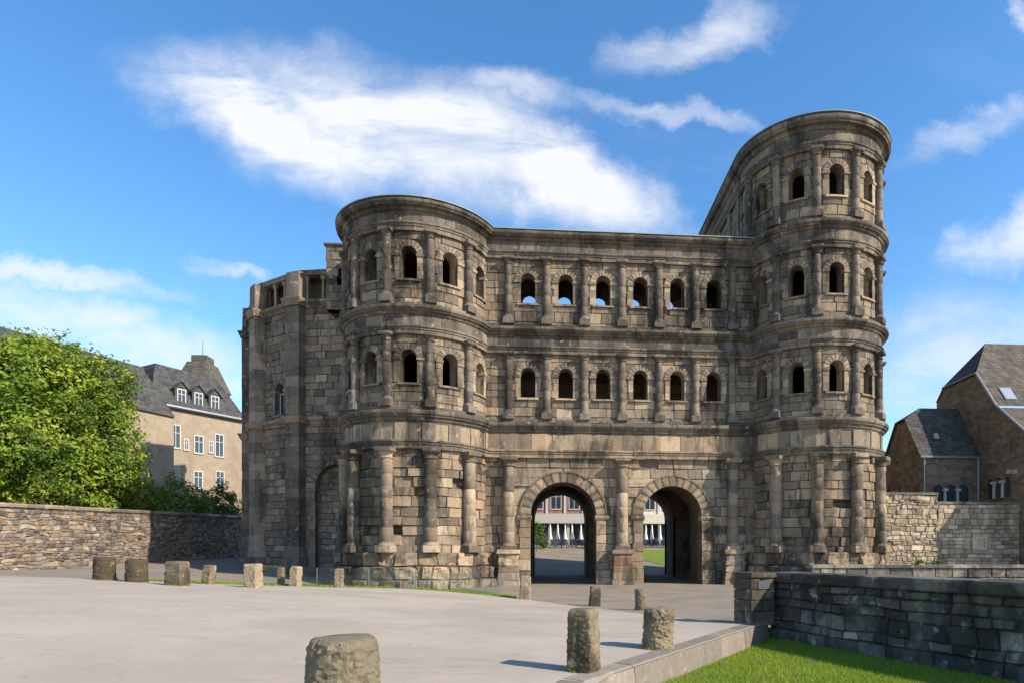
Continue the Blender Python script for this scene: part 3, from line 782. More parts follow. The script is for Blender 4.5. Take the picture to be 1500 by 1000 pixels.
# pilasters at the corners
def pier(p, ang, z0, z1, w, dpt, name='pilaster', mat='stone_apse'):
    mb = MB(); z = z0
    while z < z1-.05:
        h = min(rng.uniform(.5, .85), z1-z)
        q = rng.uniform(-.015, .02)
        mb.box((p[0], p[1], z+h/2), (w+q, dpt+q, h-.012), ang, pick(PAL_APSE)); z += h
    return mb.build(name, mat, apse)
def blend(i):
    a, b = ASURF[i-1], ASURF[i]
    n0 = Vector(a(0, 0, 1))-Vector(a(0, 0, 0)); n1 = Vector(b(0, 0, 1))-Vector(b(0, 0, 0)); n = (n0+n1).normalized(); return atan2(n.y, n.x)+pi/2
for i, p in ((1, A3), (2, A2), (3, A1)):
    a = blend(i); o = pier(p, a, 0.2, ZC2-.1, 1.15, 1.15)
    for (za, zb, w) in ((.0, .9, 1.75), (.9, 1.7, 1.6), (1.7, 2.5, 1.42)):
        s = MB(); sqblock(s, w, za-.3, zb-.31, pick(PAL_APSE), w*.96, .03); q = s.build('plinth_stone', 'stone_apse', o); q.location = (p[0], p[1], .3); q.rotation_euler.z = a
    for (za, w, h) in ((ZC1-.3, 1.75, .45), (ZC2-.08, 1.75, .5)):
        s = MB(); sqblock(s, w*.82, 0, h, pick(PAL_APSE), w, .02); q = s.build('pilaster_cap', 'stone_apse', o); q.location = (p[0], p[1], za); q.rotation_euler.z = a
    s = MB(); sqblock(s, 1.2, 0, 1.9, pick(PAL_APSE), 1.15, .03); q = s.build('gallery_pier', 'stone_apse', o); q.location = (p[0], p[1], ZC2+.42); q.rotation_euler.z = a
# arched window of the middle face and the blind arch of the face by the tower
S = ASURF[2]; w = arch_surround(S, S.L*.52, 12.0, 13.75, .5, apse, .3, .04, 9, .5, True, True, 'window_arch', 'stone_apse', PAL_APSE)
M['glass_dark'] = plain_mat('dark window glass', (.03, .045, .06), .08, .2, 2, .6)
M['white_paint'] = plain_mat('white window paint', (.50, .48, .45), .5, .08, 5)
fr = MB()
for du in (-.44, .02, .44): fr.tube(S(S.L*.52+du, 12.02, -.36), S(S.L*.52+du, 13.6, -.36), .035, n=4)
fr.tube(S(S.L*.52-.44, 12.05, -.36), S(S.L*.52+.44, 12.05, -.36), .04, n=4); fr.tube(S(S.L*.52-.44, 13.6, -.36), S(S.L*.52+.44, 13.6, -.36), .04, n=4)
fr.build('window_frame', 'white_paint', w)
gl = MB(); gl.add([S(S.L*.52-.5, 12, -.4), S(S.L*.52+.5, 12, -.4), S(S.L*.52+.5, 14.3, -.4), S(S.L*.52-.5, 14.3, -.4)], [(0, 1, 2, 3)]); gl.build('pane', 'glass_dark', w)
S = ASURF[3]; arch_surround(S, S.L*.60, .2, 6.6, 1.62, apse, .5, .03, 17, .55, False, True, 'blind_arch', 'stone_apse', PAL_APSE)
BS = plane(S(0, 0, -.5)[:2], S(S.L, 0, -.5)[:2]); masonry(BS, 0, S.L, -.2, 9, .42, .8, PAL_APSE, (), (), AB, (0, .03), .03)
emit(AB, apse, 'stone_apse')
# lead roof and stub of ruined upper wall
cen_ = (-17.6, 12.0, ZC2+3.25); mb = MB(); ztop = ZC2+2.52
ring = [ASURF[0](0, 0, .1)[:2], (A3[0]-.2, A3[1]), (A2[0]-.1, A2[1]-.1), (A1[0], A1[1]-.2), (A0[0], A0[1]-.2)]
vs = [(x, y, ztop) for x, y in ring]+[(x*.45+cen_[0]*.55, y*.45+cen_[1]*.55, ZC2+3.5) for x, y in ring]+[cen_]; m = len(ring)
mb.add(vs, [(i, i+1, m+i+1, m+i) for i in range(m-1)]+[(m+i, m+i+1, 2*m) for i in range(m-1)]); mb.build('roof', 'lead', apse)
mb = MB(); mb.add([(x, y, ZC2+.3) for x, y in ring]+[(-17.6, 18, ZC2+.3)], [(5, 4, 3, 2, 1, 0)]); mb.build('gallery_floor', 'inner', apse)
BSg = MB()
iw = [(ASURF[i](0 if k == 0 else ASURF[i].L, 0, -1.3)[:2]) for i in range(1, 4) for k in (0, 1)]
for a, b in zip(iw, iw[1:]): BSg.add([(*a, ZC2), (*b, ZC2), (*b, ztop+.2), (*a, ztop+.2)], [(0, 1, 2, 3)])
BSg.build('gallery_wall', 'inner', apse)
# square stair stub with a square opening, against the tower
p = PYpt(494, 3.9); st = MB(); bl = []
pl = plane(PYpt(478, 3.9), (-17.0, 3.9)); masonry(pl, 0, pl.L, 18.6, 23.0, .55, .8, PAL_APSE, (), (), bl, (0, .03), .02, depth=.7, skip=lambda u, z: abs(u-pl.L*.42) < .42 and 20.4 < z < 21.9)
pl2 = plane((PYpt(478, 3.9)[0], 7), PYpt(478, 3.9)); masonry(pl2, 0, pl2.L, 18.6, 23.0, .55, .8, PAL_APSE, (), (), bl, (0, .03), .02, depth=.7)
for b in bl: st.add(b.v, b.f, b.t)
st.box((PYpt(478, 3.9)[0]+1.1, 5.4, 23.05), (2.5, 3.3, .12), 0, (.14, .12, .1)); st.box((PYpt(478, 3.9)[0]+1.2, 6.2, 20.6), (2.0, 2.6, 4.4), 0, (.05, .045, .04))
tag(st.build('stair_stub', 'stone_apse', apse), kind='stuff')

# ------------------------------------------------------------------ kerb, pillar, retaining wall
def C(xc, d, z): x, y = c2w(xc, d); return (x, y, z)
kerb = tag(bpy.data.objects.new('kerb', None), kind='structure'); COL.objects.link(kerb)
PAL_KERB = [(.20, .17, .13), (.235, .20, .155), (.175, .15, .115)]
kp = [(-1.75, -2), (-1.3, 4.0), (-.17, 8.5), (3.56, 14.85), (4.1, 15.8)]
for (a, b) in zip(kp, kp[1:]):
    L = hypot(b[0]-a[0], b[1]-a[1]); ux, uy = (b[0]-a[0])/L, (b[1]-a[1])/L; t = 0
    while t < L-.05:
        w = min(rng.uniform(.9, 1.5), L-t)
        if L-t-w < .4: w = L-t
        n = 4; vs = []; kz = rng.uniform(-.006, .008); kk = rng.uniform(0, 40)
        for i in range(n+1):
            q = t+.006+(w-.012)*i/n
            for (o, zz) in ((.38, -.25), (.38, 'top'), (.06, 'top'), (.02, 'edge'), (-.01, -.05), (-.03, -.3)):
                x = a[0]+ux*q-uy*o; d = a[1]+uy*q+ux*o
                z = ghc(x, d)+.036+kz if zz == 'top' else (ghc(x, d)+.0+kz if zz == 'edge' else zz)
                j = nz((x, d, z), 3, kk)*.02; vs.append(C(x+j*.7, d-j*.4, z+(j*.25 if zz in ('top', 'edge') else 0)))
        fs = [(i*6+k, i*6+(k+1) % 6, (i+1)*6+(k+1) % 6, (i+1)*6+k) for i in range(n) for k in range(6)]+[(5, 4, 3, 2, 1, 0), tuple(n*6+k for k in range(6))]
        s = MB(); s.add(vs, fs, pick(PAL_KERB)); s.build('kerb_stone', 'kerb', kerb); t += w
wdir = (.4366, -.8997); wper = (.8997, .4366)
wp0 = c2w(*WALLA); wp1 = c2w(*WALLB)
rw = root('retaining_wall', 'long low soot-blackened stone wall with coping beside the bright lawn', 'wall', (wp0[0], wp0[1], -.05))
def rel(o, r):                                  # keep world placement under a placed root
    o.matrix_parent_inverse.identity(); o.location = Vector(o.location)-r.location
RB = []; S = plane(wp0, wp1)
masonry(warp(S, .16, .05, 1.5), -.28, S.L, .22, 1.34, .22, .42, PAL_DARK, (), (), RB, (-.02, .04), .05, .03, .035, .3, hvar=.4, joint=(.13, .115, .095), ncol=2)
masonry(plane(S(0, 0, .07)[:2], S(S.L, 0, .07)[:2]), -.28, S.L, -.3, .22, .5, .95, PAL_DARK, (), (), RB, (-.01, .04), .05, .03, .03, .3)
for k, b in enumerate(RB):
    if rng.random() < .06: b.t = [(.30, .27, .23)]*len(b.v)
for b in RB:
    s = MB(); s.add(b.v, b.f, b.t); rel(s.build('wall_stone', 'darkwall', rw), rw)
u = -.28
while u < S.L-.1:
    w = rng.uniform(.9, 1.6); w = min(w, S.L-u)
    rel(sweep_stone(S, u+.004, u+w-.004, [(.06, 1.34), (.09, 1.37), (.09, 1.53), (.05, 1.575), (-.56, 1.59), (-.58, 1.34)], rw, 'coping_stone', 'darkwall', pick([(.16, .14, .11), (.2, .17, .13)]), .015, .3), rw); u += w
mb = MB(); c = S(S.L/2, .5, -.27); mb.box((c[0], c[1], .52), (S.L, .44, 1.62), atan2(wp1[1]-wp0[1], wp1[0]-wp0[0]), (.1, .09, .075)); rel(mb.build('wall_core', 'darkwall', rw), rw)
# square pier at the end of the wall
pc = (3.56, 15.3); ctr = (pc[0]+wper[0]*.36-wdir[0]*.36, pc[1]+wper[1]*.36-wdir[1]*.36); pw = c2w(*ctr); pz = ghc(*ctr)
pier_o = root('stone_pier', 'square stone gate pier with flat cap at the end of the dark wall', 'pier', (pw[0], pw[1], pz))
pang = atan2(wp1[1]-wp0[1], wp1[0]-wp0[0]); z = 0; k = 0
for h in (.34, .27, .25, .27):
    for s_ in (-1, 1):
        s = MB(); f = .5+(.08 if k % 2 else -.08)*s_
        wd = .72*f
        sq = MB(); sqblock(sq, 1, 0, h-.012, pick([(.30, .25, .18), (.2, .17, .13), (.36, .29, .2)]), 1, .02)
        o = sq.build('pier_stone', 'bollard', pier_o); o.scale = (wd-.008 if k % 2 == 0 else .72, .72 if k % 2 == 0 else wd-.008, 1)
        off = (.36-wd/2)*s_
        lx, ly = (off, 0) if k % 2 == 0 else (0, off)
        o.location = (lx*cos(pang)-ly*sin(pang), lx*sin(pang)+ly*cos(pang), z); o.rotation_euler.z = pang
    z += h; k += 1
s = MB(); sqblock(s, .8, 0, .13, (.2, .18, .14), .76, .03); o = s.build('cap_stone', 'bollard', pier_o); o.location = (0, 0, z); o.rotation_euler.z = pang
s = MB(); s.box((.37*cos(pang), .37*sin(pang), z-.16), (.02, .34, .2), pang, (.1, .1, .1)); 
M['plate'] = plain_mat('weathered metal plate', (.10, .105, .11), .45, .4, 9, .5, .3)
s.build('metal_plate', 'plate', pier_o)

# ------------------------------------------------------------------ bollards
def hit(px, py):
    d = 3.0
    while d < 120:
        x = (px-PP)/F*d
        if HZ-F*(ghc(x, d)-EYE)/d <= py: return x, d
        d += .05
    return x, d
def bollard(kind, w, h, seed, lean=0, chip=.12):
    r = random.Random(seed); n, rows = (72, 60) if seed < 43 else (36, 28); vs = []; k = r.uniform(0, 99)
    for j in range(rows+1):
        t = j/rows; z = h*t*1.0
        edge = min(1, (1-t)/.10) if t > .9 else 1; rad = w/2*(.80+.20*sqrt(max(0, 1-(1-edge)**2)))*(1.06-.08*t)
        for i in range(n):
            a = 2*pi*i/n
            if kind == 'square': q = 1/max(abs(cos(a)), abs(sin(a))); q = min(q, 1.34)*.84; rr = rad*q
            else: rr = rad
            p = (rr*cos(a), rr*sin(a), z)
            b = .30*nz(p, 3.0, k)+.40*(.5-abs(nz(p, 7, k)))+.45*(.4-abs(nz(p, 13, k+5)))+.30*nz(p, 27, k)+.2*nz(p, 45, k)
            gouge = max(0, nz(p, 6, k+9)-.25)*1.3
            rr *= 1+chip*(b-gouge)*(w and .55/w)
            zz = z+(.05*nz(p, 3, k+3)*w if t > .85 else 0)
            vs.append((rr*cos(a)+lean*zz, rr*sin(a), zz if j else -.12))
    c0 = len(vs); vs.append((lean*h, 0, h*1.015))
    fs = [(j*n+i, j*n+(i+1) % n, (j+1)*n+(i+1) % n, (j+1)*n+i) for j in range(rows) for i in range(n)]+[(rows*n+i, rows*n+(i+1) % n, c0) for i in range(n)]
    s = MB(); s.add(vs, fs, r.choice([(.24, .19, .125), (.27, .21, .14), (.21, .175, .12)])); return s
BOL = [  # px, base y (None: distance given), d, width, height, kind, lean, label
    (503, None, 5.5, .55, .96, 'round', 0, 'broad round pitted stone bollard standing alone on the pale plaza'),
    (855, 985, None, .42, .90, 'square', 0, 'tall square rough stone bollard near the kerb'),
    (964, 951, None, .50, .72, 'round', .02, 'squat round rough stone bollard between the square bollard and the pier'),
    (871, 887, None, .42, .70, 'square', .05, 'slim leaning stone post before the left archway'),
    (940, 893, None, .36, .68, 'round', -.08, 'small tilted stone stump before the column between the archways'),
    (769, 878, None, .46, .93, 'square', .03, 'tall stone post at the end of the glass railing by the left archway'),
    (497, 861, None, .30, .72, 'square', 0, 'narrow stone post against the glass railing before the round tower'),
    (433, 859, None, .38, .76, 'square', .04, 'rough stone stump next to a thin post by the glass railing'),
    (412, 858, None, .22, .70, 'square', 0, 'thin stone post next to a rough stump by the glass railing'),
    (371, 861, None, .50, .80, 'square', 0, 'thick stone bollard before the foot of the apse pilaster'),
    (305, 856, None, .36, .68, 'square', .1, 'crooked broken stone stump on the grass verge'),
    (260, 858, None, .60, .78, 'square', 0, 'wide blocky stone bollard beside the crooked stump'),
    (200, 853, None, .60, .76, 'round', 0, 'middle one of three stout bollards before the rubble wall'),
    (153, 850, None, .58, .76, 'round', 0, 'stout stone bollard at the rubble wall end of its row')]
for i, (px, by, d, w, h, kind, lean, lab) in enumerate(BOL):
    if by: x, d = hit(px, by)
    else: x = (px-PP)/F*d
    o = bollard(kind, w, h, 40+i, lean, (.22, .15, .22)[i] if i < 3 else .2).build('bollard', 'bollard', None, True, radians(32)); X, Y = c2w(x, d)
    o.location = (X, Y, ghc(x, d)+.02); o.rotation_euler.z = -PSI+(radians(rng.uniform(-25, 25)) if kind == 'round' else radians(rng.uniform(-8, 8)) if i != 1 else radians(-22))
    tag(o, lab, 'bollard', 'stone bollards round the plaza')

# ------------------------------------------------------------------ glass railing behind the plaza edge
M['rail_glass'], nt, b = mat_new('railing glass'); nt.nodes.remove(b); g = G(nt)
tr = g.new('ShaderNodeBsdfTransparent'); tr.inputs[0].default_value = (.88, .94, .93, 1); gl_ = g.new('ShaderNodeBsdfGlossy'); gl_.inputs['Roughness'].default_value = .03
fz = g.new('ShaderNodeFresnel'); fz.inputs[0].default_value = 1.5; mx = g.new('ShaderNodeMixShader'); g.put(mx.inputs[0], fz.outputs[0]); g.put(mx.inputs[1], tr.outputs[0]); g.put(mx.inputs[2], gl_.outputs[0])
g.put(nt.nodes['Material Output'].inputs[0], mx.outputs[0])
M['steel'] = plain_mat('brushed steel', (.35, .35, .34), .35, .15, 9, .5, .9)
M['glass_edge'] = plain_mat('glass edge', (.22, .36, .32), .2, .1, 5, .5)
rail = root('glass_railing', 'low frameless glass railing along the grass below the round tower', 'railing')
rp = [(-13.0, 24.6), (-11.2, 25.6), (-9.4, 26.3), (-7.6, 26.6), (-5.8, 26.9), (-4.2, 27.0)]
for (a, b_) in zip(rp, rp[1:]):
    vs = []
    ux, uy = b_[0]-a[0], b_[1]-a[1]; L = hypot(ux, uy); ux /= L; uy /= L
    for (o) in (0, .016):
        for (q, top) in ((.03, 0), (L-.03, 0), (L-.03, 1), (.03, 1)):
            x, d = a[0]+ux*q-uy*o, a[1]+uy*q+ux*o; vs.append(C(x, d, ghc(x, d)+.06+top*.72))
    s = MB(); s.add(vs, [(0, 1, 2, 3), (7, 6, 5, 4), (0, 4, 5, 1), (1, 5, 6, 2), (3, 7, 4, 0)]); pn = s.build('glass_panel', 'rail_glass', rail)
    s = MB(); s.add([vs[3], vs[2], vs[6], vs[7]], [(0, 1, 2, 3)]); s.build('polished_edge', 'glass_edge', pn)
for a in rp:
    z = ghc(*a); s = MB(); s.box((0, 0, .36), (.045, .05, .80)); s.box((0, 0, .01), (.14, .14, .02)); o = s.build('post', 'steel', rail); o.location = C(a[0], a[1], z)

# ------------------------------------------------------------------ grass
FEET = [(o.location.copy(), max(o.dimensions.x, o.dimensions.y)/2) for o in COL.objects if o.name.startswith('bollard')]
M['grass'], nt, b = mat_new('grass blades'); g = G(nt)
at = g.new('ShaderNodeAttribute', attribute_name='tint'); g.put(b.inputs['Base Color'], at.outputs['Color']); b.inputs['Roughness'].default_value = .6; b.inputs['Specular IOR Level'].default_value = .25
trl = g.new('ShaderNodeBsdfTranslucent'); g.put(trl.inputs[0], at.outputs['Color']); mx = g.new('ShaderNodeMixShader'); mx.inputs[0].default_value = .35
g.put(mx.inputs[1], b.outputs[0]); g.put(mx.inputs[2], trl.outputs[0]); g.put(nt.nodes['Material Output'].inputs[0], mx.outputs[0])
def blades(pts, h, w, name, r=random.Random(5)):
    vs = []; fs = []; tt = []
    for (X, Y, Z) in pts:
        a = r.uniform(0, 2*pi); hh = h*r.uniform(.5, 1.3); ww = w*r.uniform(.7, 1.3); l = r.uniform(.1, .9)*hh; b_ = r.uniform(0, 2*pi)
        k = .5+.5*mnoise.noise(Vector((X*.8, Y*.8, 0))); q = r.uniform(.75, 1.25)
        t = tuple(q*(p0*(1-k)+p1*k) for p0, p1 in zip((.19, .29, .022), (.30, .38, .04)))
        dry = mnoise.noise(Vector((X*1.9+7, Y*1.9, 4)))
        if r.random() < .05+max(0, dry-.2)*.9: t = (.30*q, .28*q, .09)
        hh *= .8+.5*k
        o = len(vs); vs += [(X-ww*cos(a), Y-ww*sin(a), Z-.01), (X+ww*cos(a), Y+ww*sin(a), Z-.01), (X+l*cos(b_), Y+l*sin(b_), Z+hh)]
        fs.append((o, o+1, o+2)); tt += [t]*3
    s = MB(); s.v = vs; s.f = fs; s.t = tt; return s.build(name, 'grass')
gp = []; r5 = random.Random(3)
while len(gp) < 100000:
    d = 7.6+8.4*r5.random()**1.5; x = r5.uniform(-.6, 8.4)
    if x > .66*d+.3: continue
    if d < interp(x, NEAR)-.06 and (x < WALLA[0] or d < WALLA[1]+(x-WALLA[0])*(WALLB[1]-WALLA[1])/(WALLB[0]-WALLA[0])-.1):
        X, Y = c2w(x, d); gp.append((X, Y, -.05+.04*nz((X, Y, 0), .35)))
tag(blades(gp, .055, .007, 'grass'), 'short bright green lawn grass below the kerb', 'grass', None, 'stuff')
def verge(xa, xb, off0, off1, n, name, lab):
    mb = MB(); vs = []; K = 24
    for i in range(K+1):
        x = xa+(xb-xa)*i/K; f = sin(pi*i/K)**.35; wob = .15*nz((x, 0, 0), .9)
        for j in range(5):
            d = interp(x, FAR)+off0+(off1-off0)*j/4*f+wob; X, Y = c2w(x, d); vs.append((X, Y, ghc(x, d)+.025))
    mb.add(vs, [(i*5+j, (i+1)*5+j, (i+1)*5+j+1, i*5+j+1) for i in range(K) for j in range(4)])
    o = tag(mb.build('grass_verge', 'lawn', smooth=True), kind='structure')
    pts = []
    for _ in range(n):
        x = r5.uniform(xa, xb); f = sin(pi*(x-xa)/(xb-xa))**.35; d = interp(x, FAR)+off0+(off1-off0)*f*r5.random()+.15*nz((x, 0, 0), .9); X, Y = c2w(x, d); pts.append((X, Y, ghc(x, d)+.025))
    tag(blades(pts, .07, .014, 'grass'), lab, 'grass', None, 'stuff')
verge(-16.2, -8.4, .25, 3.2, 12000, 'a', 'green grass verge behind the bollards beside the apse')
verge(-7.6, -3.4, .12, 1.5, 6000, 'b', 'narrow strip of grass below the round tower at the plaza edge')

# ------------------------------------------------------------------ rubble wall on the left
def shear(S, k):
    def f(u, z, d): p = S(u, z, d); return (p[0], p[1], z+k*u)
    f.R = None; f.L = S.L; return f
ra, rb = c2w(-33, 25), c2w(-33, 66)
RS = shear(plane(ra, rb), .0255); z0 = .70
rubble = root('rubble_wall', 'high wall of mixed tan and grey rubble stones with coping, below the trees', 'wall')
UB = []
for z in [0]:
    masonry(warp(RS, .34, .16, 1.3), 4, RS.L, z0-.5, z0+3.62, .21, .36, PAL_RUB, (), (), UB, (-.02, .05), .05, .04, .05, .3, hvar=.5, joint=(.26, .215, .16))
emit(UB, rubble, 'rubble', 'rubble_stone', 'rubble_masonry')
band(RS, 4, RS.L, [(-.5, z0+3.62), (.10, z0+3.62), (.12, z0+3.76), (.04, z0+3.84), (-.5, z0+3.86)], rubble, 'coping_stone', [(.2, .165, .12), (.26, .21, .15), (.15, .13, .1)], 1.3, 'rubble')

# ------------------------------------------------------------------ foliage
def leaf_mat(name):
    m, nt, b = mat_new(name); g = G(nt); at = g.new('ShaderNodeAttribute', attribute_name='tint')
    g.put(b.inputs['Base Color'], at.outputs['Color']); b.inputs['Roughness'].default_value = .5; b.inputs['Specular IOR Level'].default_value = .3
    t = g.new('ShaderNodeBsdfTranslucent'); g.put(t.inputs[0], at.outputs['Color']); x = g.new('ShaderNodeMixShader'); x.inputs[0].default_value = .38
    g.put(x.inputs[1], b.outputs[0]); g.put(x.inputs[2], t.outputs[0]); g.put(nt.nodes['Material Output'].inputs[0], x.outputs[0]); return m
M['leaf'] = leaf_mat('leaves'); M['bark'] = plain_mat('bark', (.09, .07, .05), .95, .4, 12, bump=.8)
def crown(lobes, n_clump, n_leaf, size, cols, seed, parent, name='crown', clump_r=.8):
    """leaf sprays on the shells of the lobes: (centre, radii)"""
    r = random.Random(seed); vs = []; fs = []; tt = []
    wsum = [l[1][0]*l[1][1]+l[1][2]*l[1][0] for l in lobes]
    for k in range(n_clump):
        c, R = r.choices(lobes, wsum)[0]
        while True:
            v = Vector((r.uniform(-1, 1), r.uniform(-1, 1), r.uniform(-1, 1)))
            if .05 < v.length < 1: break
        v.normalize(); rad = r.uniform(.62, 1.04) if r.random() < .85 else r.uniform(.2, .7)
        p = Vector((c[0]+v.x*R[0]*rad, c[1]+v.y*R[1]*rad, c[2]+v.z*R[2]*rad))
        cr = clump_r*r.uniform(.55, 1.25); out = Vector((v.x, v.y, v.z*.6+.35)).normalized()
        base = r.choice(cols); bk = r.uniform(.8, 1.2)
        for i in range(n_leaf):
            q = Vector((r.gauss(0, .45), r.gauss(0, .45), r.gauss(0, .32)))*cr+out*cr*r.uniform(-.3, .5)
            o = p+q; nrm = (out*.7+Vector((r.gauss(0, .6), r.gauss(0, .6), r.gauss(.3, .5)))).normalized()
            u = nrm.orthogonal().normalized(); a = r.uniform(0, 2*pi); u = (u*cos(a)+nrm.cross(u)*sin(a)); w = nrm.cross(u); s = size*r.uniform(.6, 1.35)
            b0 = len(vs); vs += [tuple(o-u*s*.6), tuple(o+w*s*.30+nrm*s*.06), tuple(o+u*s*.6-nrm*s*.1), tuple(o-w*s*.30+nrm*s*.06)]
            fs.append((b0, b0+1, b0+2, b0+3)); kq = bk*r.uniform(.78, 1.22); tt += [tuple(x*kq for x in base)]*4
    s = MB(); s.v = vs; s.f = fs; s.t = tt; return s.build(name, 'leaf', parent)
LIME = [(.26, .34, .033), (.19, .28, .028), (.33, .385, .05), (.13, .21, .024), (.08, .14, .02)]
DKG = [(.14, .21, .03), (.19, .26, .04), (.10, .16, .025)]
def tree(xc, d, lobes, label, seed, nc, nl, size, cols, cr, trunk_h, group='trees behind the rubble wall'):
    X, Y = c2w(xc, d); z = ghc(xc, d); t = root('leafy_tree', label, 'tree', (X, Y, z), group); r = random.Random(seed)
    mb = MB(); mb.tube((0, 0, -.3), (.1, 0, trunk_h*.55), .38, .28, 12); mb.tube((.1, 0, trunk_h*.55), (.2, .1, trunk_h), .28, .18, 12)
    for (c, R) in lobes:
        a = Vector((.1, 0, trunk_h*r.uniform(.45, .8))); m_ = Vector(c)*.5+a*.5+Vector((0, 0, .6)); mb.tube(a, m_, .15, .09, 7); mb.tube(m_, c, .09, .03, 6)
        for _ in range(5):
            e = Vector(c)+Vector((r.uniform(-1, 1)*R[0], r.uniform(-1, 1)*R[1], r.uniform(-.6, 1)*R[2]))*.75; mb.tube(m_, e, .05, .012, 5)
    mb.build('trunk', 'bark', t); crown(lobes, nc, nl, size, cols, seed, t, clump_r=cr); return t
tree(-43.5, 47, [((0, 0, 10.6), (5.6, 5, 5.6)), ((-4, 0, 12), (4.5, 4, 4.6)), ((3.6, -2, 8.2), (4.2, 4, 4.2)), ((-2, -3.5, 6.5), (5.4, 3.5, 4)), ((1.5, 1, 13.2), (3.5, 3.5, 2.9)), ((-5, -2, 7), (4, 4, 4))],
     'big lime green leafy tree rising highest above the rubble wall', 3, 1080, 40, .30, LIME, .95, 9)
tree(-40.2, 50, [((0, 0, 8.6), (4.0, 3.6, 4.4)), ((1.6, -1.2, 6.2), (3.4, 3, 3.2)), ((-2, -1.5, 6), (3.4, 3, 3.4)), ((.3, .4, 12.8), (3.2, 2.6, 3.0)), ((-2.6, 0, 14.2), (3.2, 2.6, 2.9))],
     'lower lime green tree next to the beige house, overhanging the rubble wall', 4, 1050, 40, .28, LIME, .85, 7)
for i, (px, d, top, w, lab, cols, fl) in enumerate(((205, 51.5, 690, 2.3, 'dark green bush under the lower tree on top of the rubble wall', DKG, 0), (262, 55.3, 692, 2.3, 'flowering bush with pink blossom below the beige house', DKG, 1), (322, 61.5, 702, 2.3, 'yellow green bush between the pink bush and the apse', [(.12, .17, .03), (.09, .14, .025)], .3))):
    xc = (px-PP)/F*d; X, Y = c2w(xc, d); zb = 4.2; zt = EYE+(HZ-top)/F*d
    t = root('garden_bush', lab, 'bush', (X, Y, ghc(xc, d)), 'bushes behind the rubble wall'); h = zt-ghc(xc, d)
    lob = [((0, 0, h*.55), (w*.8, w*.6, h*.42)), ((-w*.5, 0, h*.5), (w*.6, w*.5, h*.34)), ((w*.55, .3, h*.48), (w*.6, w*.5, h*.33))]
    crown(lob, 260, 34, .2, cols, 20+i, t, clump_r=.5)
    mb = MB(); 
    for a in range(5): mb.tube((0, 0, -.1), (cos(a*1.3)*w*.5, sin(a*1.3)*w*.4, h*.6), .05, .02, 6)
    mb.build('stem', 'bark', t)
    if fl: crown(lob, int(120*fl), 6, .16, [(.55, .30, .28), (.62, .42, .36), (.6, .5, .42)], 60+i, t, 'blossom', .35)

# ------------------------------------------------------------------ houses
def brickish(name, c0, c1, bw=0, bh=.22, bump=.5, dirt=.4, wobble=1, mort=1.1):
    m, nt, b = mat_new(name); g = G(nt); p = g.pos()
    c = g.mix(g.ramp(g.noise(p, 1.6, 6, .65), .35, .65), c0, c1); c = g.mix(1.0, c, g.mix(g.noise(p, 12, 4, .7), (.7, .7, .7), (1.3, 1.3, 1.3)), 'MULTIPLY')
    c = g.mix(g.ramp(g.noise(g.pos((1, 1, .25)), .5, 5, .6), .5, .72, 0, dirt), c, tuple(x*.35 for x in c0))
    if bw:
        gm = g.new('ShaderNodeNewGeometry'); sx = g.new('ShaderNodeSeparateXYZ'); g.put(sx.inputs[0], gm.outputs['Position']); wob = g.noise(p, 1.2, 3)
        cb_ = g.new('ShaderNodeCombineXYZ'); g.put(cb_.inputs[0], g.math('ADD', g.math('ADD', sx.outputs[0], sx.outputs[1]), g.math('MULTIPLY', wob, .5*wobble))); g.put(cb_.inputs[1], g.math('ADD', sx.outputs[2], g.math('MULTIPLY', wob, .35*wobble)))
        bt = g.new('ShaderNodeTexBrick'); g.put(bt.inputs['Vector'], cb_.outputs[0]); bt.inputs['Scale'].default_value = 1; bt.inputs['Brick Width'].default_value = bw; bt.inputs['Row Height'].default_value = bh; bt.inputs['Mortar Size'].default_value = .018
        bt.inputs['Color1'].default_value = (.72, .72, .72, 1); bt.inputs['Color2'].default_value = (1.3, 1.27, 1.2, 1); bt.inputs['Mortar'].default_value = (mort, mort, mort, 1)
        c = g.mix(1.0, c, bt.outputs['Color'], 'MULTIPLY')
    g.put(b.inputs['Base Color'], c); b.inputs['Roughness'].default_value = .95; b.inputs['Specular IOR Level'].default_value = .15; n1 = g.bump(g.noise(p, 4, 6, .7), bump, .06, b)
    if bw: g.bump(bt.outputs['Fac'], -.6, .03, b, n1)
    return m
M['stucco'] = brickish('beige stucco', (.30, .235, .17), (.35, .28, .205), bump=.12, dirt=.3)
M['brownwall'] = brickish('brown rubble wall', (.15, .118, .088), (.205, .16, .118), .46, .21, dirt=.5)
M['slate'] = brickish('slate roof', (.062, .062, .062), (.092, .089, .086), .34, .24, bump=.3, dirt=.3, wobble=.1, mort=.6)
M['slate_brown'] = brickish('weathered tile roof', (.095, .084, .072), (.132, .113, .094), .34, .26, bump=.4, dirt=.35, wobble=.1, mort=.6)
M['tan_stone'] = stone_mat('tan rubble', crust_amt=.4, lo=.56, hi=.72, streak=False, pale=(.62, .52, .36), pale_amt=.45)
M['brick_red'] = brickish('red brick', (.24, .13, .095), (.30, .17, .12), .3, .1, bump=.2, wobble=0)
M['cream'] = brickish('cream render', (.60, .53, .42), (.66, .59, .47), bump=.1, dirt=.2)
M['zinc'] = plain_mat('zinc pipe', (.30, .31, .32), .45, .2, 5, .5, .6)
def poly_obj(name, mat, parent, faces_pts):
    s = MB()
    for f in faces_pts: s.add([tuple(p) for p in f], [tuple(range(len(f)))])
    return s.build(name, mat, parent)
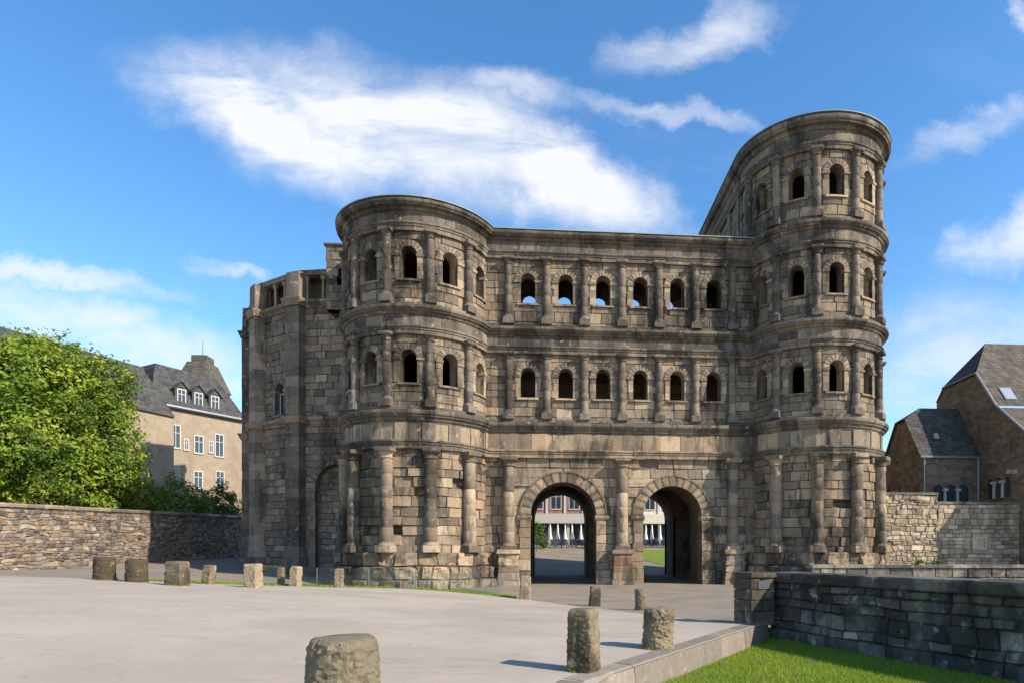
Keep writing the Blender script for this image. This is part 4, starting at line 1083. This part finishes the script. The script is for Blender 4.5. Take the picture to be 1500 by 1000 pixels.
def window(S, u, z0, z1, w, parent, frame='white_paint', bars=1, arch=False, dep=.12, glass='glass_dark'):
    fr = MB(); t = .07
    for (a, b_, c, d_) in ((u-w/2-t, u-w/2+t*.4, z0, z1), (u+w/2-t*.4, u+w/2+t, z0, z1)): 
        fr.add([S(a, c, .05), S(b_, c, .05), S(b_, d_, .05), S(a, d_, .05), S(a, c, -dep), S(b_, c, -dep), S(b_, d_, -dep), S(a, d_, -dep)], [(0, 1, 2, 3), (0, 4, 5, 1), (1, 5, 6, 2), (2, 6, 7, 3), (3, 7, 4, 0)])
    zs = [(z0-t, z0+t*.5), (z1-t*.5, z1+t)]+([((z0+(z1-z0)*.66)-.03, (z0+(z1-z0)*.66)+.03)] if bars else [])
    for (c, d_) in zs:
        fr.add([S(u-w/2-t, c, .055), S(u+w/2+t, c, .055), S(u+w/2+t, d_, .055), S(u-w/2-t, d_, .055), S(u-w/2-t, c, -.02), S(u+w/2+t, c, -.02), S(u+w/2+t, d_, -.02), S(u-w/2-t, d_, -.02)], [(0, 1, 2, 3), (0, 4, 5, 1), (2, 6, 7, 3)])
    if bars: fr.add([S(u-.035, z0, .052), S(u+.035, z0, .052), S(u+.035, z1, .052), S(u-.035, z1, .052)], [(0, 1, 2, 3)])
    o = fr.build('window', frame, parent)
    s = MB(); s.add([S(u-w/2, z0, .012), S(u+w/2, z0, .012), S(u+w/2, z1, .012), S(u-w/2, z1, .012)], [(0, 1, 2, 3)]); s.build('pane', glass, o)
    s = MB(); s.add([S(u-w/2-.12, z0-.12, .1), S(u+w/2+.12, z0-.12, .1), S(u+w/2+.12, z0-.06, .12), S(u-w/2-.12, z0-.06, .12), S(u-w/2-.12, z0-.06, 0), S(u+w/2+.12, z0-.06, 0)], [(0, 1, 2, 3), (3, 2, 5, 4)]); s.build('sill', frame, o)
    return o
def W2(xc, d): return c2w(xc, d)
def lerp(a, b, t): return tuple(x+(y-x)*t for x, y in zip(a, b))
# beige house behind the trees, left
c0, c1 = W2(-42.9, 62), W2(-38.75, 70.0); nvec = (W2(-42.9-.887, 62+.46)[0]-c0[0], W2(-42.9-.887, 62+.46)[1]-c0[1])
c2_ = (c1[0]+nvec[0]*10, c1[1]+nvec[1]*10); c3 = (c0[0]+nvec[0]*10, c0[1]+nvec[1]*10); ze, zr, zb = 16.3, 20.6, .8
house = root('stucco_house', 'beige stucco house with slate mansard roof and three dormers behind the trees', 'house')
poly_obj('wall', 'stucco', house, [[(*a, zb), (*b_, zb), (*b_, ze), (*a, ze)] for a, b_ in ((c0, c1), (c1, c2_), (c2_, c3), (c3, c0))])
HS = plane(c0, c1)
def e_(p, k): return (p[0]-nvec[0]*k, p[1]-nvec[1]*k)
E0, E1 = HS(-.35, 0, .35)[:2], HS(HS.L+.35, 0, .35)[:2]; E2 = (c2_[0]+nvec[0]*.3, c2_[1]+nvec[1]*.3); E3 = (c3[0]+nvec[0]*.3, c3[1]+nvec[1]*.3)
R0, R1 = HS(1.1, 0, -1.5)[:2], HS(HS.L-1.6, 0, -1.9)[:2]; R2 = HS(HS.L-1.6, 0, -8)[:2]; R3 = HS(1.1, 0, -8)[:2]
roof = poly_obj('roof', 'slate', house, [[(*a, ze+.1), (*b_, ze+.1), (*d_, zr), (*c_, zr)] for a, b_, c_, d_ in ((E0, E1, R0, R1), (E1, E2, R1, R2), (E2, E3, R2, R3), (E3, E0, R3, R0))]+[[(*R0, zr), (*R1, zr), (*R2, zr), (*R3, zr)]])
s = MB()
for a, b_ in ((E0, E1), (E3, E0)): s.tube((*a, ze+.02), (*b_, ze+.02), .16, n=6)
s.build('gutter', 'zinc', house)
def u_at(S, px, it=60):                      # where a pixel column meets a wall line
    lo, hi = 0, S.L
    for _ in range(it):
        m = (lo+hi)/2
        if toimg(S(m, 0, 0))[0] < px: lo = m
        else: hi = m
    return (lo+hi)/2
def z_at(S, u, py): d = toimg(S(u, 0, 0))[2]; return EYE+(HZ-py)/F*d
for px, ya_, yb_ in ((257, 622, 655), (291, 638, 663), (321, 636, 668), (256, 685, 712), (290, 690, 714), (322, 690, 716), (273, 643, 658), (309, 646, 662)):
    u = u_at(HS, px); window(HS, u, z_at(HS, u, yb_), z_at(HS, u, ya_), .82 if px not in (273, 309) else .36, house)
for px in (266, 291, 315):
    u = u_at(HS, px); zz0, zz1 = ze+.45, ze+2.0
    dm = MB(); w = .62
    pf = [HS(u-w, zz0, -.05), HS(u+w, zz0, -.05), HS(u+w, zz1, -.05), HS(u, zz1+.62, -.05), HS(u-w, zz1, -.05)]; pb = [HS(u-w, zz0, -1.6), HS(u+w, zz0, -1.6), HS(u+w, zz1, -1.6), HS(u, zz1+.62, -1.8), HS(u-w, zz1, -1.6)]
    dm.add(pf+pb, [(0, 1, 2, 3, 4), (1, 6, 7, 2), (5, 0, 4, 9)]); dmo = dm.build('dormer', 'slate', house)
    rf = MB(); q = .16
    rf.add([HS(u-w-q, zz1-.1, .1), HS(u, zz1+.72, .1), HS(u, zz1+.72, -1.9), HS(u-w-q, zz1-.1, -1.9), HS(u+w+q, zz1-.1, .1), HS(u+w+q, zz1-.1, -1.9)], [(0, 1, 2, 3), (1, 4, 5, 2)]); rf.build('dormer_roof', 'slate', dmo)
    DS = plane(HS(0, 0, -.03)[:2], HS(HS.L, 0, -.03)[:2]); wo_ = window(DS, u, zz0+.12, zz1-.1, .72, dmo); 
    for ch in list(wo_.children): ch.parent = dmo
# turret with a flat top behind it
tp = pix(297, 560, 80); tur = root('roof_turret', 'brown stepped turret roof with a flat top peeping over the slate mansard roof', 'turret', (tp.x, tp.y, 1))
s = MB(); s.box((0, 0, 10.5), (4.4, 4.4, 21)); s.build('wall', 'stucco', tur)
s = MB(); s.box((0, 0, 22.6), (4.7, 4.7, 3.2), 0, (.1, .1, .1), .52); s.build('roof', 'slate_brown', tur); s = MB(); s.box((0, 0, 24.65), (1.8, 1.8, .9)); s.tube((0, 0, 25), (0, 0, 27), .05, .02, 6); s.build('chimney', 'slate_brown', tur)
# long slate roof behind the tree
h2 = root('slate_house', 'long house with plain slate roof mostly hidden behind the lime green trees', 'house')
ra_, rb_ = W2(-49.2, 46), W2(-44.2, 62.5); n2 = Vector((rb_[1]-ra_[1], -(rb_[0]-ra_[0]), 0)).normalized(); zr2 = 19.9
def o2(p, k, z): return (p[0]+n2.x*k, p[1]+n2.y*k, z)
poly_obj('roof', 'slate', h2, [[o2(ra_, 4.2, 14.8), o2(rb_, 4.2, 14.8), (*rb_, zr2), (*ra_, zr2)], [o2(rb_, -4.2, 14.8), o2(ra_, -4.2, 14.8), (*ra_, zr2), (*rb_, zr2)]])
poly_obj('wall', 'stucco', h2, [[o2(ra_, 4, .5), o2(rb_, 4, .5), o2(rb_, 4, 15), o2(ra_, 4, 15)], [o2(rb_, 4, .5), o2(rb_, -4, .5), o2(rb_, -4, 15), (*rb_, zr2-.1), o2(rb_, 4, 15)], [o2(ra_, -4, .5), o2(ra_, 4, .5), o2(ra_, 4, 15), (*ra_, zr2-.1), o2(ra_, -4, 15)]])

# right: brown house whose gable end faces the gate
XG = 27.0
big = root('brown_house', 'tall brown stone house with half-hipped tile roof and skylight at the far right', 'house')
def gp_(px, py, X=XG): return pix(px, py, onX(px, X))
BKc = gp_(1372, 592); HB = gp_(1382, 570); HF = gp_(1431, 548); VM = gp_(1461, 596); VF = gp_(1500, 631); 
VF2 = VF+(VF-VM)*1.2; apex = gp_(1443, 503); apex = Vector((XG+2.2, apex.y, EYE+(HZ-503)/F*onX(1443, XG+2.2)))
apex.y = pix(1443, 503, onX(1443, XG+2.2)).y
ZB0 = -.2
poly_obj('wall', 'brownwall', big, [[(XG, BKc.y, ZB0), (XG, VF2.y, ZB0), VF2, VM, HF, HB, BKc], [(XG, VF2.y, ZB0), (XG+26, VF2.y, ZB0), (XG+26, VF2.y, VF2.z), VF2]])
far = Vector((26, 0, 0)); o_ = Vector((-.12, -.05, .1))
rf = poly_obj('roof', 'slate_brown', big, [[VM+o_, VM+far+o_, apex+far, apex, HF+o_], [VF2+o_, VF2+far, VM+far+Vector((0, -.02, -.1)), VM+o_+Vector((0, -.02, -.12))], [BKc+o_, HB+o_, apex, apex+far, BKc+far]])
poly_obj('half_hip', 'slate', rf, [[HF+o_+Vector((-.15, 0, -.1)), apex, HB+o_+Vector((-.15, 0, -.1))]])
s = MB(); s.tube(VM+o_, HF+o_, .1, n=6); s.tube(HF+o_, HB+o_, .08, n=6); s.tube(VF2+o_, VM+o_, .1, n=6); s.build('verge_board', 'zinc', big)
# skylight on the slope
e1 = (apex-HF).normalized(); base_ = HF*.42+VM*.58
sk = MB(); q0 = VM+(apex-HF)*0+Vector((0, 0, 0)); sl = (HF-VM).normalized(); pxv = Vector((1, 0, 0)); nrm = pxv.cross(sl).normalized(); nrm = nrm if nrm.z > 0 else -nrm
cskl = VM+sl*1.35+pxv*1.3+nrm*.18
for (k, wx, wy) in ((0, .42, .62),):
    sk.add([cskl-pxv*wx-sl*wy, cskl+pxv*wx-sl*wy, cskl+pxv*wx+sl*wy, cskl-pxv*wx+sl*wy]+[p-nrm*.3 for p in (cskl-pxv*wx-sl*wy, cskl+pxv*wx-sl*wy, cskl+pxv*wx+sl*wy, cskl-pxv*wx+sl*wy)], [(0, 1, 2, 3), (0, 4, 5, 1), (1, 5, 6, 2), (2, 6, 7, 3), (3, 7, 4, 0)])
M['sky_glass'] = plain_mat('skylight glass', (.30, .34, .38), .06, .05, 2, .8)
so = sk.build('skylight', 'zinc', rf); s = MB(); wx, wy = .34, .54; s.add([cskl-pxv*wx-sl*wy+nrm*.01, cskl+pxv*wx-sl*wy+nrm*.01, cskl+pxv*wx+sl*wy+nrm*.01, cskl-pxv*wx+sl*wy+nrm*.01], [(0, 1, 2, 3)]); s.build('pane', 'sky_glass', big)
GS = plane((XG, 10), (XG, -20))
M['pale_trim'] = plain_mat('pale window stone', (.45, .42, .37), .8, .2, 6)
def arcade(S, us, z0, z1, w, parent, dark='glass_dark'):
    r = w/2
    for u in us:
        pts = [(u-r, z0), (u+r, z0), (u+r, z1-r)]+[(u+r*cos(pi*i/10), z1-r+r*sin(pi*i/10)) for i in range(1, 10)]+[(u-r, z1-r)]
        s = MB(); s.add([S(a, b_, .01) for a, b_ in pts], [tuple(range(len(pts)))]); wo_ = s.build('arched_window', dark, parent)
        fr = MB(); n = len(pts)
        vs = []
        for (a, b_) in pts:
            k = 1.22; cx_, cz_ = u, z1-r
            dx, dz = a-cx_, b_-cz_; L = hypot(dx, dz) or 1
            vs += [S(a, b_, -.02), S(a, b_, .07), S(a+dx/L*.10, b_+dz/L*.10, .07), S(a+dx/L*.10, b_+dz/L*.10, -.02)]
        fr.add(vs, [(i*4+j, i*4+j+1, ((i+1) % n)*4+j+1, ((i+1) % n)*4+j) for i in range(n) for j in range(3)]); fr.build('stone_frame', 'brownwall', wo_)
    for a, b_ in zip(us, us[1:]):
        m = (a+b_)/2; s = MB(); s.tube(S(m, z0, .10), S(m, z1-r-.1, .10), .11, .09, 10); s.box(S(m, z1-r-.02, .10), (.34, .34, .2)); s.build('window_column', 'pale_trim', parent)
us = [u_at(GS, px) for px in (1452, 1464, 1477)]; dmid = onX(1464, XG); arcade(GS, us, EYE+(HZ-729)/F*dmid, EYE+(HZ-699)/F*dmid, .62, big)
for k, (px, py) in enumerate(((1480, 763), (1480, 783), (1490, 745), (1487, 690), (1478, 690))):
    v = gp_(px, py); s = MB(); s.box((XG-.02, v.y, v.z), (.08, .45, .3), 0); s.build('plaster_patch', 'pale_trim', big)
# annex
ann = root('slate_annex', 'small brown annex with dark half-hipped slate roof between gate and brown house', 'house')
YA, XA, YBk = 3.54, 22.5, 8.8
df, db = onY(1350, YA), onX(1296, XA); ze2 = EYE+(HZ-667)/F*df; zr3 = 13.2; ym = (YA+YBk)/2
zl = EYE+(HZ-616)/F*onX(1326, XA)
h0, h1 = (XA, YA+(ym-YA)*(zl-ze2)/(zr3-ze2), zl), (XA, YBk-(YBk-ym)*(zl-ze2)/(zr3-ze2), zl)
poly_obj('wall', 'brownwall', ann, [[(XA, YA, -.2), (XG, YA, -.2), (XG, YA, ze2), (XA, YA, ze2)], [(XA, YBk, -.2), (XA, YA, -.2), (XA, YA, ze2), h0, h1, (XA, YBk, ze2)]])
ov = .22; ridge0 = (XA+1.35, ym, zr3); ridge1 = (XG+.0, ym, zr3)
rf2 = poly_obj('roof', 'slate', ann, [[(XA-ov, YA-ov, ze2-.1), (XG-.01, YA-ov, ze2-.1), ridge1, ridge0, (XA-ov, h0[1], h0[2]+.06)], [(XG-.01, YBk+ov, ze2-.1), (XA-ov, YBk+ov, ze2-.1), (XA-ov, h1[1], h1[2]+.06), ridge0, ridge1], [(XA-ov, h0[1], h0[2]+.06), ridge0, (XA-ov, h1[1], h1[2]+.06)]])
s = MB(); s.tube((XA-ov, YA-ov, ze2-.1), (XG-.05, YA-ov, ze2-.1), .09, n=6); s.tube((XA+.12, YA-.1, ze2-.1), (XA+.12, YA-.1, 4), .06, n=8); s.tube((XG-.25, YA-.1, ze2-.1), (XG-.25, YA-.1, 4), .06, n=8); s.build('gutter', 'zinc', ann)
AS = plane((XA, YA), (XG, YA)); us = [u_at(AS, px) for px in (1374, 1392, 1411)]; dm_ = onY(1392, YA)
arcade(AS, us, EYE+(HZ-737)/F*dm_, EYE+(HZ-709)/F*dm_, .78, ann)
AL = plane((XA, YBk), (XA, YA)); 
u = u_at(AL, 1312); dm_ = onX(1312, XA); window(AL, u, EYE+(HZ-675)/F*dm_, EYE+(HZ-648)/F*dm_, .42, ann, 'brownwall', 0)
us = [u_at(AL, px) for px in (1306, 1322)]; arcade(AL, us, EYE+(HZ-735)/F*dm_, EYE+(HZ-712)/F*dm_, .9, ann)
v = pix(1369, 632, onY(1369, YA+1)); s = MB(); s.box((v.x, YA+.95, ze2+1.62), (.35, .5, .42), 0, (.1, .1, .1), .7); s.build('roof_vent', 'copper', rf2)
# tan rubble wall between tower and annex
YT = -.4; tw = root('tan_wall', 'sunlit tan rubble wall with a small square window beside the gate tower', 'wall')
TSf = plane((17.0, YT), (28.3, YT)); TB = []
uS = u_at(TSf, 1374); dT = onY(1340, YT); zt1 = EYE+(HZ-724)/F*dT; zt2 = EYE+(HZ-738)/F*onY(1420, YT); uw = u_at(TSf, 1436); zw0, zw1 = EYE+(HZ-803)/F*onY(1436, YT), EYE+(HZ-786)/F*onY(1436, YT)
PAL_TAN = [(.42, .335, .225), (.37, .295, .20), (.33, .26, .175), (.46, .38, .265), (.28, .225, .155)]
masonry(warp(TSf, .3, .14, 1.4), 0, uS, -.3, zt1, .24, .38, PAL_TAN, (), (), TB, (-.02, .05), .06, .035, .05, .4, hvar=.5, joint=(.37, .305, .215))
masonry(warp(TSf, .12, .05, 1.2), uS, TSf.L, -.3, zt2, .30, .50, PAL_TAN, (), (zw0, zw1), TB, (-.01, .03), .03, .03, .03, .4, hvar=.3, skip=lambda u, z: abs(u-uw) < .42 and zw0 < z < zw1)
emit(TB, tw, 'tan_stone', 'rubble_stone', 'rubble_masonry')
band(TSf, 0, uS, [(-.4, zt1), (.05, zt1), (.07, zt1+.16), (-.4, zt1+.2)], tw, 'coping_stone', [(.2, .17, .12), (.15, .13, .1)], 1.0, 'tan_stone', jit=.05)
band(TSf, uS, TSf.L, [(-.4, zt2), (.05, zt2), (.07, zt2+.16), (-.4, zt2+.2)], tw, 'coping_stone', [(.2, .17, .12), (.15, .13, .1)], 1.0, 'tan_stone', jit=.05)
wo_ = window(plane((17.0, YT-.06), (28.3, YT-.06)), uw, zw0+.05, zw1-.05, .62, tw, 'pale_trim', 0)
for (a, b_, c, d_) in ((uw-.62, uw+.62, zw1-.02, zw1+.24), (uw-.62, uw+.62, zw0-.3, zw0-.06), (uw-.62, uw-.33, zw0-.07, zw1-.01), (uw+.33, uw+.62, zw0-.07, zw1-.01)):
    bq = cell(TSf, (c, d_), lambda z, a=a, b_=b_: (a, b_), .02, .02, .09, .02, .3, pick(PAL_TAN), proudedge=True); sq = MB(); sq.add(bq.v, bq.f, bq.t); sq.build('window_stone', 'tan_stone', tw)
s = MB(); s.box((17+TSf.L/2, YT+.62, 1.5), (TSf.L, .4, 6.5)); s.build('wall_core', 'mortar', tw)
for i, px in enumerate((1348, 1374)):
    v = pix(px, 826, onY(px, YT-.5)); t = root('wall_plant', ('small green weed below the taller part of the tan wall', 'small green weed at the step of the tan wall')[i], 'plant', (v.x, YT-.45, 0), 'weeds at the tan wall'); crown([((0, 0, 1.0), (.42, .3, .55))], 26, 14, .16, [(.12, .20, .03), (.08, .14, .02)], 90+i, t, 'leaves', .22)
    s = MB(); s.tube((0, 0, -.1), (0, 0, 1.0), .04, .015, 6); s.build('stem', 'bark', t)
# low dark wall in the sunken ground before the tower
lw0, lw1 = c2w(9.6, 29.5), c2w(30, 29.5); lw = root('low_wall', 'low dark stone wall in the sunken ground beyond the pier', 'wall'); LB = []
LS = plane(lw0, lw1); zlw = EYE-19/F*29.5; masonry(LS, 0, LS.L, -.2, zlw-.12, .36, .8, PAL_DARK, (), (), LB, (-.01, .03), .03)
emit(LB, lw, 'darkwall', 'wall_stone', 'masonry'); band(LS, 0, LS.L, [(-.4, zlw-.12), (.08, zlw-.12), (.08, zlw), (-.4, zlw+.02)], lw, 'coping_stone', PAL_DARK, 1.2, 'darkwall')

# ------------------------------------------------------------------ street behind the gate
YS = 46.0; GZ = 3.0
def shop(x0, x1, mat, label, seed, band_mat, frame, floors):
    r = random.Random(seed); h = root('shop_house', label, 'house', (0, 0, 0), 'houses across the street behind the gate'); S = plane((x0, YS), (x1, YS))
    poly_obj('wall', mat, h, [[(x0, YS, 5.9), (x1, YS, 5.9), (x1, YS, 18), (x0, YS, 18)], [(x1, YS, 2.5), (x1, YS+10, 2.5), (x1, YS+10, 18), (x1, YS, 18)], [(x0, YS+10, 2.5), (x0, YS, 2.5), (x0, YS, 18), (x0, YS+10, 18)]])
    s = MB(); s.add([(x0, YS-.2, 18), (x1, YS-.2, 18), (x1, YS+5, 21), (x0, YS+5, 21), (x0, YS+10, 18), (x1, YS+10, 18)], [(0, 1, 2, 3), (3, 2, 5, 4)]); s.build('roof', 'slate', h)
    s = MB(); s.box(((x0+x1)/2, YS-.35, 6.6), (x1-x0-.02, .8, 1.3)); s.build('fascia', band_mat, h)
    u = 1.2
    while u < x1-x0-1:
        for z0, z1 in floors: window(S, u, z0, z1, 1.35, h, frame)
        p = MB(); p.add([S(u+1.05, 7.3, .14), S(u+1.35, 7.3, .14), S(u+1.35, 17.8, .14), S(u+1.05, 17.8, .14), S(u+1.05, 7.3, 0), S(u+1.35, 7.3, 0), S(u+1.35, 17.8, 0), S(u+1.05, 17.8, 0)], [(0, 1, 2, 3), (0, 3, 7, 4), (1, 5, 6, 2)]); p.build('pilaster', frame, h)
        u += 2.45
    u = .1
    while u < x1-x0-1:
        s = MB(); s.add([S(u, 3.1, -.5), S(u+2.3, 3.1, -.5), S(u+2.3, 5.95, -.5), S(u, 5.95, -.5)], [(0, 1, 2, 3)]); s.build('shop_window', 'glass_dark', h)
        s = MB(); s.box((x0+u+2.4, YS-.1, 4.45), (.3, .5, 3.0)); s.build('shop_pillar', band_mat, h); u += 2.5
shop(-22, 5.2, 'brick_red', 'red brick house over shops with a grey white fascia, seen through the left archway', 1, 'pale_trim', 'white_paint', ((7.9, 10.4), (11.6, 13.8), (14.8, 16.8)))
shop(5.5, 26, 'cream', 'cream rendered house over shops, seen through the right archway', 2, 'cream', 'white_paint', ((7.9, 10.4), (11.6, 13.8), (14.8, 16.8)))
M['canvas'] = plain_mat('white canvas', (.75, .74, .72), .8, .06, 8)
def parasol():
    p = root('closed_parasol', 'closed white cafe parasol on a pole before the shops', 'parasol', (0, 0, 0), 'closed parasols before the shops')
    s = lathe([(.02, 2.9), (.06, 2.85), (.10, 2.4), (.17, 1.7), (.26, 1.0), (.24, .95), (.03, .96)], 10, None, .05); s.build('canopy', 'canvas', p)
    s = MB(); s.tube((0, 0, 0), (0, 0, 2.95), .03, n=8); s.build('pole', 'steel', p); s = MB(); s.box((0, 0, .05), (.6, .6, .1)); s.build('base', 'pale_trim', p); return p
first = parasol()
for i, px in enumerate((806, 817, 828, 838, 851, 862, 946, 955, 967, 979, 990)):
    o = first if i == 0 else copy_tree(first); o['label'] = 'closed white cafe parasol before the %s' % ('red brick shops beyond the left archway' if px < 900 else 'cream house beyond the right archway'); Y = 42.5+(i % 2)*.8; d = onY(px, Y); x, y = c2w((px-PP)/F*d, d); o.location = (x, y, gz(x, y)); o.scale = (1, 1, 1)
M['rubber'] = plain_mat('black rubber', (.015, .015, .016), .7, .1, 9); M['bike_blue'] = plain_mat('blue bicycle paint', (.03, .05, .16), .35, .1, 9, .5)
def torus(mb, c, R, r, n=16, m=5):
    vs = [(c[0]+(R+r*cos(2*pi*j/m))*cos(2*pi*i/n), c[1]+r*sin(2*pi*j/m), c[2]+(R+r*cos(2*pi*j/m))*sin(2*pi*i/n)) for i in range(n) for j in range(m)]
    mb.add(vs, [(i*m+j, i*m+(j+1) % m, ((i+1) % n)*m+(j+1) % m, ((i+1) % n)*m+j) for i in range(n) for j in range(m)])
def bike():
    b_ = root('bicycle', 'dark blue bicycle in the row of bicycles parked before the shops', 'bicycle', (0, 0, 0), 'bicycles parked before the shops')
    for x in (-.52, .52):
        s = MB(); torus(s, (x, 0, .34), .32, .022)
        for k in range(6): s.tube((x, 0, .34), (x+.31*cos(k*pi/3), 0, .34+.31*sin(k*pi/3)), .006, n=4)
        s.build('wheel', 'rubber', b_)
    s = MB()
    for a, c in (((-.52, 0, .34), (-.05, 0, .3)), ((-.05, 0, .3), (-.2, 0, .85)), ((-.52, 0, .34), (-.18, 0, .78)), ((-.18, 0, .78), (.36, 0, .82)), ((-.05, 0, .3), (.38, 0, .74)), ((.52, 0, .34), (.34, 0, .98))): s.tube(a, c, .022, n=6)
    s.build('frame', 'bike_blue', b_)
    s = MB(); s.tube((.34, -.28, 1.02), (.34, .28, 1.02), .016, n=6); s.build('handlebar', 'steel', b_); s = MB(); s.box((-.22, 0, .9), (.28, .16, .07), 0, (.1, .1, .1), .8); s.build('saddle', 'rubber', b_); return b_
fb = bike(); k = 0
for px0, px1, n in ((788, 868, 15), (938, 998, 11)):
    for i in range(n):
        px = px0+(px1-px0)*(i+.5)/n; o = fb if k == 0 else copy_tree(fb); k += 1; o['label'] = 'dark blue bicycle in the row parked %s' % ('before the red brick shops beyond the left archway' if px < 900 else 'before the cream house beyond the right archway')
        Y = 40.6+rng.uniform(-.3, .3); d = onY(px, Y); x, y = c2w((px-PP)/F*d, d); o.location = (x, y, gz(x, y)+.01); o.rotation_euler = (radians(rng.uniform(-6, 6)), 0, radians(rng.choice((60, 80, 100, 120))+rng.uniform(-12, 12)))
# lawns and shrubs behind the gate
for (nm, P, lab) in (('b', [(8.2, 19), (22, 19), (22, 37.5), (4.6, 37.5), (4.2, 30)], 'lawn in the park behind the right archway'), ('a', [(-20, 19), (-8.4, 19), (-7.4, 28), (-6.9, 37.5), (-20, 37.5)], 'lawn left of the path behind the left archway')):
    mb = MB(); n = 14; vs = []; ys = [p[1] for p in P]; y0, y1 = min(ys), max(ys)
    for i in range(n+1):
        y = y0+(y1-y0)*i/n; xs_ = []
        for a, b_ in zip(P, P[1:]+P[:1]):
            if (a[1]-y)*(b_[1]-y) <= 0 and a[1] != b_[1]: xs_.append(a[0]+(b_[0]-a[0])*(y-a[1])/(b_[1]-a[1]))
        xa, xb = min(xs_), max(xs_)
        for j in range(6): x = xa+(xb-xa)*j/5; vs.append((x, y, gz(x, y)+.03))
    mb.add(vs, [(i*6+j, i*6+j+1, (i+1)*6+j+1, (i+1)*6+j) for i in range(n) for j in range(5)]); tag(mb.build('park_lawn', 'lawn', smooth=True), kind='structure')
for i, (px, Y, h, lab) in enumerate(((786, 36, 3.6, 'small bright green tree beside the path behind the left archway'), (797, 39, 1.0, 'low green shrub at the end of the path before the bicycles'), (862, 39, 1.2, 'round green shrub right of the path before the bicycles'))):
    d = onY(px, Y); x, y = c2w((px-PP)/F*d, d); t = root('park_shrub', lab, 'shrub', (x, y, gz(x, y)), 'shrubs in the park behind the gate'); crown([((0, 0, h*.62), (h*.3, h*.3, h*.4))], 60, 16, .16, [(.14, .22, .03), (.10, .17, .025)], 70+i, t, 'leaves', .3)
    s = MB(); s.tube((0, 0, -.1), (0, 0, h*.6), .05, .02, 6); s.build('stem', 'bark', t)

rw_ = random.Random(77); wp = []
for (c, r_) in FEET:
    for _ in range(8):
        a0 = rw_.uniform(0, 2*pi)
        for _ in range(26):
            a = a0+rw_.gauss(0, .16); q = r_*rw_.uniform(.93, 1.12); wp.append((c.x+q*cos(a), c.y+q*sin(a), c.z+.012))
tag(blades(wp, .05, .005, 'weeds'), 'thin weeds and dry grass growing round the feet of the stone bollards', 'weeds', None, 'stuff')
